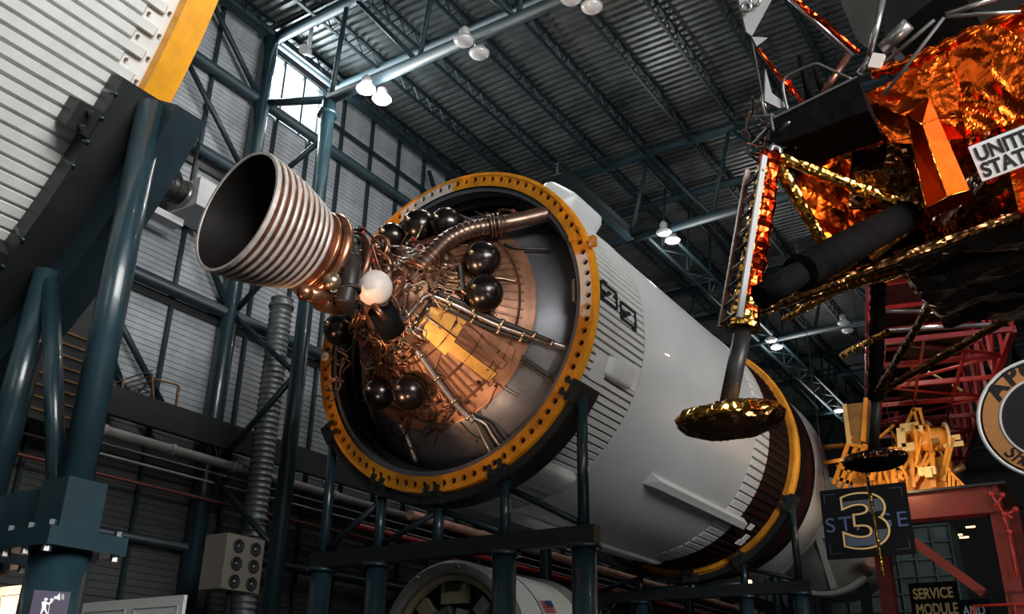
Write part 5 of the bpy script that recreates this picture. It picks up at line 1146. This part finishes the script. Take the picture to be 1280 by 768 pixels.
for a, b_ in (((1132, 533), (1142, 512)), ((1148, 532), (1142, 512)), ((1156, 535), (1150, 514)), ((1142, 512), (1152, 512)), ((1130, 575), (1160, 590)), ((1110, 585), (1130, 600)), ((1145, 600), (1160, 566)), ((1176, 600), (1188, 545)), ((1180, 602), (1192, 548)), ((1100, 572), (1112, 608)), ((1100, 606), (1100, 570))): slat(a, b_, .08, .08)
for a, b_ in (((1185, 588), (1208, 611)), ((1187, 590), (1187, 609)), ((1192, 596), (1192, 610)), ((1198, 601), (1198, 611)), ((1184, 590), (1188, 586))): slat(a, b_, .07, .07, YELST, 'rail_bar', PX+.3)
for a in ((1188, 548), (1192, 556)): MB().box(cp(*a), (.05, .5, .14)).build('name_strip', CREAM, cr_)
rc_ = random.Random(4)
for k in range(46):      # packed crane machinery: braces, boxes, pipes
    a = (rc_.uniform(1052, 1182), rc_.uniform(556, 608)); x_ = rc_.uniform(PX+.3, PX+2.6)
    p0 = cp(*a, x_); p0.z = max(p0.z, zt_+.5); t = rc_.random()
    m_ = rc_.choice((YELST, YELST, YELST, CREAM, mat('bronze_mast', (0, 0, 0))))
    if t < .45: MB().bar(p0, p0+V((0, rc_.uniform(-.9, .9), rc_.uniform(.2, .9))), .07, .07).build('machine_bar', m_, cr_)
    elif t < .75: MB().box(p0+V((0, 0, .2)), (rc_.uniform(.1, .5), rc_.uniform(.12, .45), rc_.uniform(.12, .4))).build('machine_box', m_, cr_)
    else: MB().tube(p0, p0+V((rc_.uniform(-.3, .3), rc_.uniform(-.7, .7), rc_.uniform(0, .4))), rc_.uniform(.04, .1), n=10).build('machine_pipe', m_, cr_)
for k in range(9): MB().bb((CX2+.35+.02*(k % 2), cp(1060+13*k, 590).y-.29, zt_+.44), (CX2+.4, cp(1060+13*k, 590).y+.0, zt_+.44+(.85 if k % 3 else 1.25))).build('guard_panel', YELST, cr_)
light('crane_fill_light', 'POINT', tuple(cp(1120, 588, PX-1.0)), (0, 0, 0), 110, (1, .72, .38), .1)  # added fill light that brightens the crane machinery
q = cp(1120, 588, PX-1.0); MB().lathe([(.12, .02), (.12, .13), (.30, .10), (.30, .02)], 16, org=q, ax=(0, 0, 1), close=True).build('fill_lamp', LAMPW, cr_); MB().path([q+V((0, 0, .28)), q+V((.6, 0, .4)), q+V((1.2, 0, .1)), V((q.x+1.3, q.y, zt_+.4))], .025, 8).build('fill_lamp_arm', YELST, cr_)  # housing and bracket added around the crane's fill light
# dark machine hall beyond: green-grey block with lattice front, amber strips
gb = thing('machine_block', 'green-grey machine block with lattice cage behind the signs', 'machine', (24, -3, 0))
a, b_ = pX(1034, 700, 24), pX(1185, 655, 24); MB().bb((24.1, b_.y, 0), (26, a.y, b_.z)).build('block', GREENW, gb)
for k in range(8): y = b_.y+(a.y-b_.y)*k/7; MB().tube((24, y, 0), (24, y, b_.z), .04, n=6).build('cage_bar', GREENW, gb)
for k in range(7): MB().tube((24, b_.y, b_.z-.6*k), (24, a.y, b_.z-.6*k), .04, n=6).build('cage_bar', GREENW, gb)
for px, py in ((1213, 659), (1197, 669), (1205, 672)):
    q = pX(px, py, 30); o = thing('strip_light', 'small amber strip light glowing in the dark beyond the portal', 'lamp', tuple(q), 'amber strip lights'); MB().bb((q.x, q.y-.18, q.z-.03), (q.x+.05, q.y+.18, q.z+.03)).build('tube', AMBERL, o); MB().bb((q.x, q.y-.2, q.z+.03), (q.x+.06, q.y+.2, q.z+.07)).build('housing', BLACKST, o); MB().tube((q.x+.03, q.y, q.z+.07), (q.x+.03, q.y, 22.7), .01, n=5).build('hanging_rod', BLACKST, o)
# floor rails behind the rocket and red raking struts
rf = thing('floor_railing', 'red floor railing far behind the stage cradle', 'railing', (22, 0, 0))
for z in (5.2, 4.6, 4.0): MB().tube((22, -5, z), (22, 3.5, z), .04, n=8).build('rail', REDST, rf)
for k in range(7): MB().tube((22, -5+1.4*k, 0), (22, -5+1.4*k, 5.2), .04, n=8).build('rail_post', REDST, rf)
MB().bar(pX(1020, 690, 21.5), pX(1003, 725, 21.5), .2, .2).build('raking_strut', REDST, rf)
# spoked grey capsule beyond the nose
cc = pX(1022, 668, 19.2); cps = thing('spoked_capsule', 'grey round capsule end with pale spokes behind the stage sign', 'spacecraft', (cc.x, cc.y, 0))
MB().lathe([(0, .01), (.05, .5), (.0, 1.1), (.12, 1.8), (.3, 1.98), (.8, 2.0), (2.6, 2.0), (2.6, .01)], 64, org=cc).build('shell', mat('capsule_grey', (.30, .29, .27), .5, .2, .15, 2), cps)
for k in range(6): t = R_(20+60*k); MB().bar(cc+V((-.02, 0, 0)), cc+V((.06, 1.85*cos(t), 1.85*sin(t))), .2, .12, (1, 0, 0)).build('spoke', MODW, cps)
sharp(MB().lathe([(.2, 1.85), (.16, 2.0), (.3, 2.05), (.36, 2.0)], 64, org=cc, close=True).build('rim', MODW, cps)); MB().tube(cc+V((.3, -1.4, -1.3)), cc+V((-.5, -1.75, -1.1)), .2, n=18).build('copper_tank', PINKPIPE, cps)
for y in (-1.1, 1.1): MB().bb((cc.x+.8, cc.y+y-.15, 0), (cc.x+1.1, cc.y+y+.15, cc.z-1.5)).build('stand', BLACKST, cps)
q = pX(937, 728, 13); o = thing('small_downlight', 'tiny warm downlight glowing under the dark rocket section', 'lamp', tuple(q)); MB().sphere(q, .07, 12, 8).build('bulb', AMBERL, o); MB().tube(q+V((0, 0, .05)), q+V((0, 0, .3)), .05, n=8).build('fitting', BLACKST, o); MB().tube(q+V((0, 0, .3)), V((q.x, q.y, ZC-math.sqrt(3.32**2-q.y**2)-.005)), .015, n=6).build('drop_rod', BLACKST, o)
# white ceiling horn beside the clerestory window
q = pY(386, 62, 8.4); hn = thing('ceiling_horn', 'small white horn loudspeaker under the deck beside the clerestory window', 'speaker', tuple(q-V((0, 0, .2))))
MB().tube((q.x, 8.4, ROOF-.05), q+V((0, 0, -.05)), .07, n=12).build('drop_pipe', LAMPW, hn); MB().path(smooth_path([q+V((0, 0, 0)), q+V((-.05, -.05, -.15)), q+V((-.35, -.15, -.28))], 4), [.08+.012*i for i in range(9)], 12).build('horn_body', LAMPW, hn)
MB().box((q.x, 8.4, ROOF-.08), (.5, .12, .06)).build('mount_plate', LAMPW, hn)
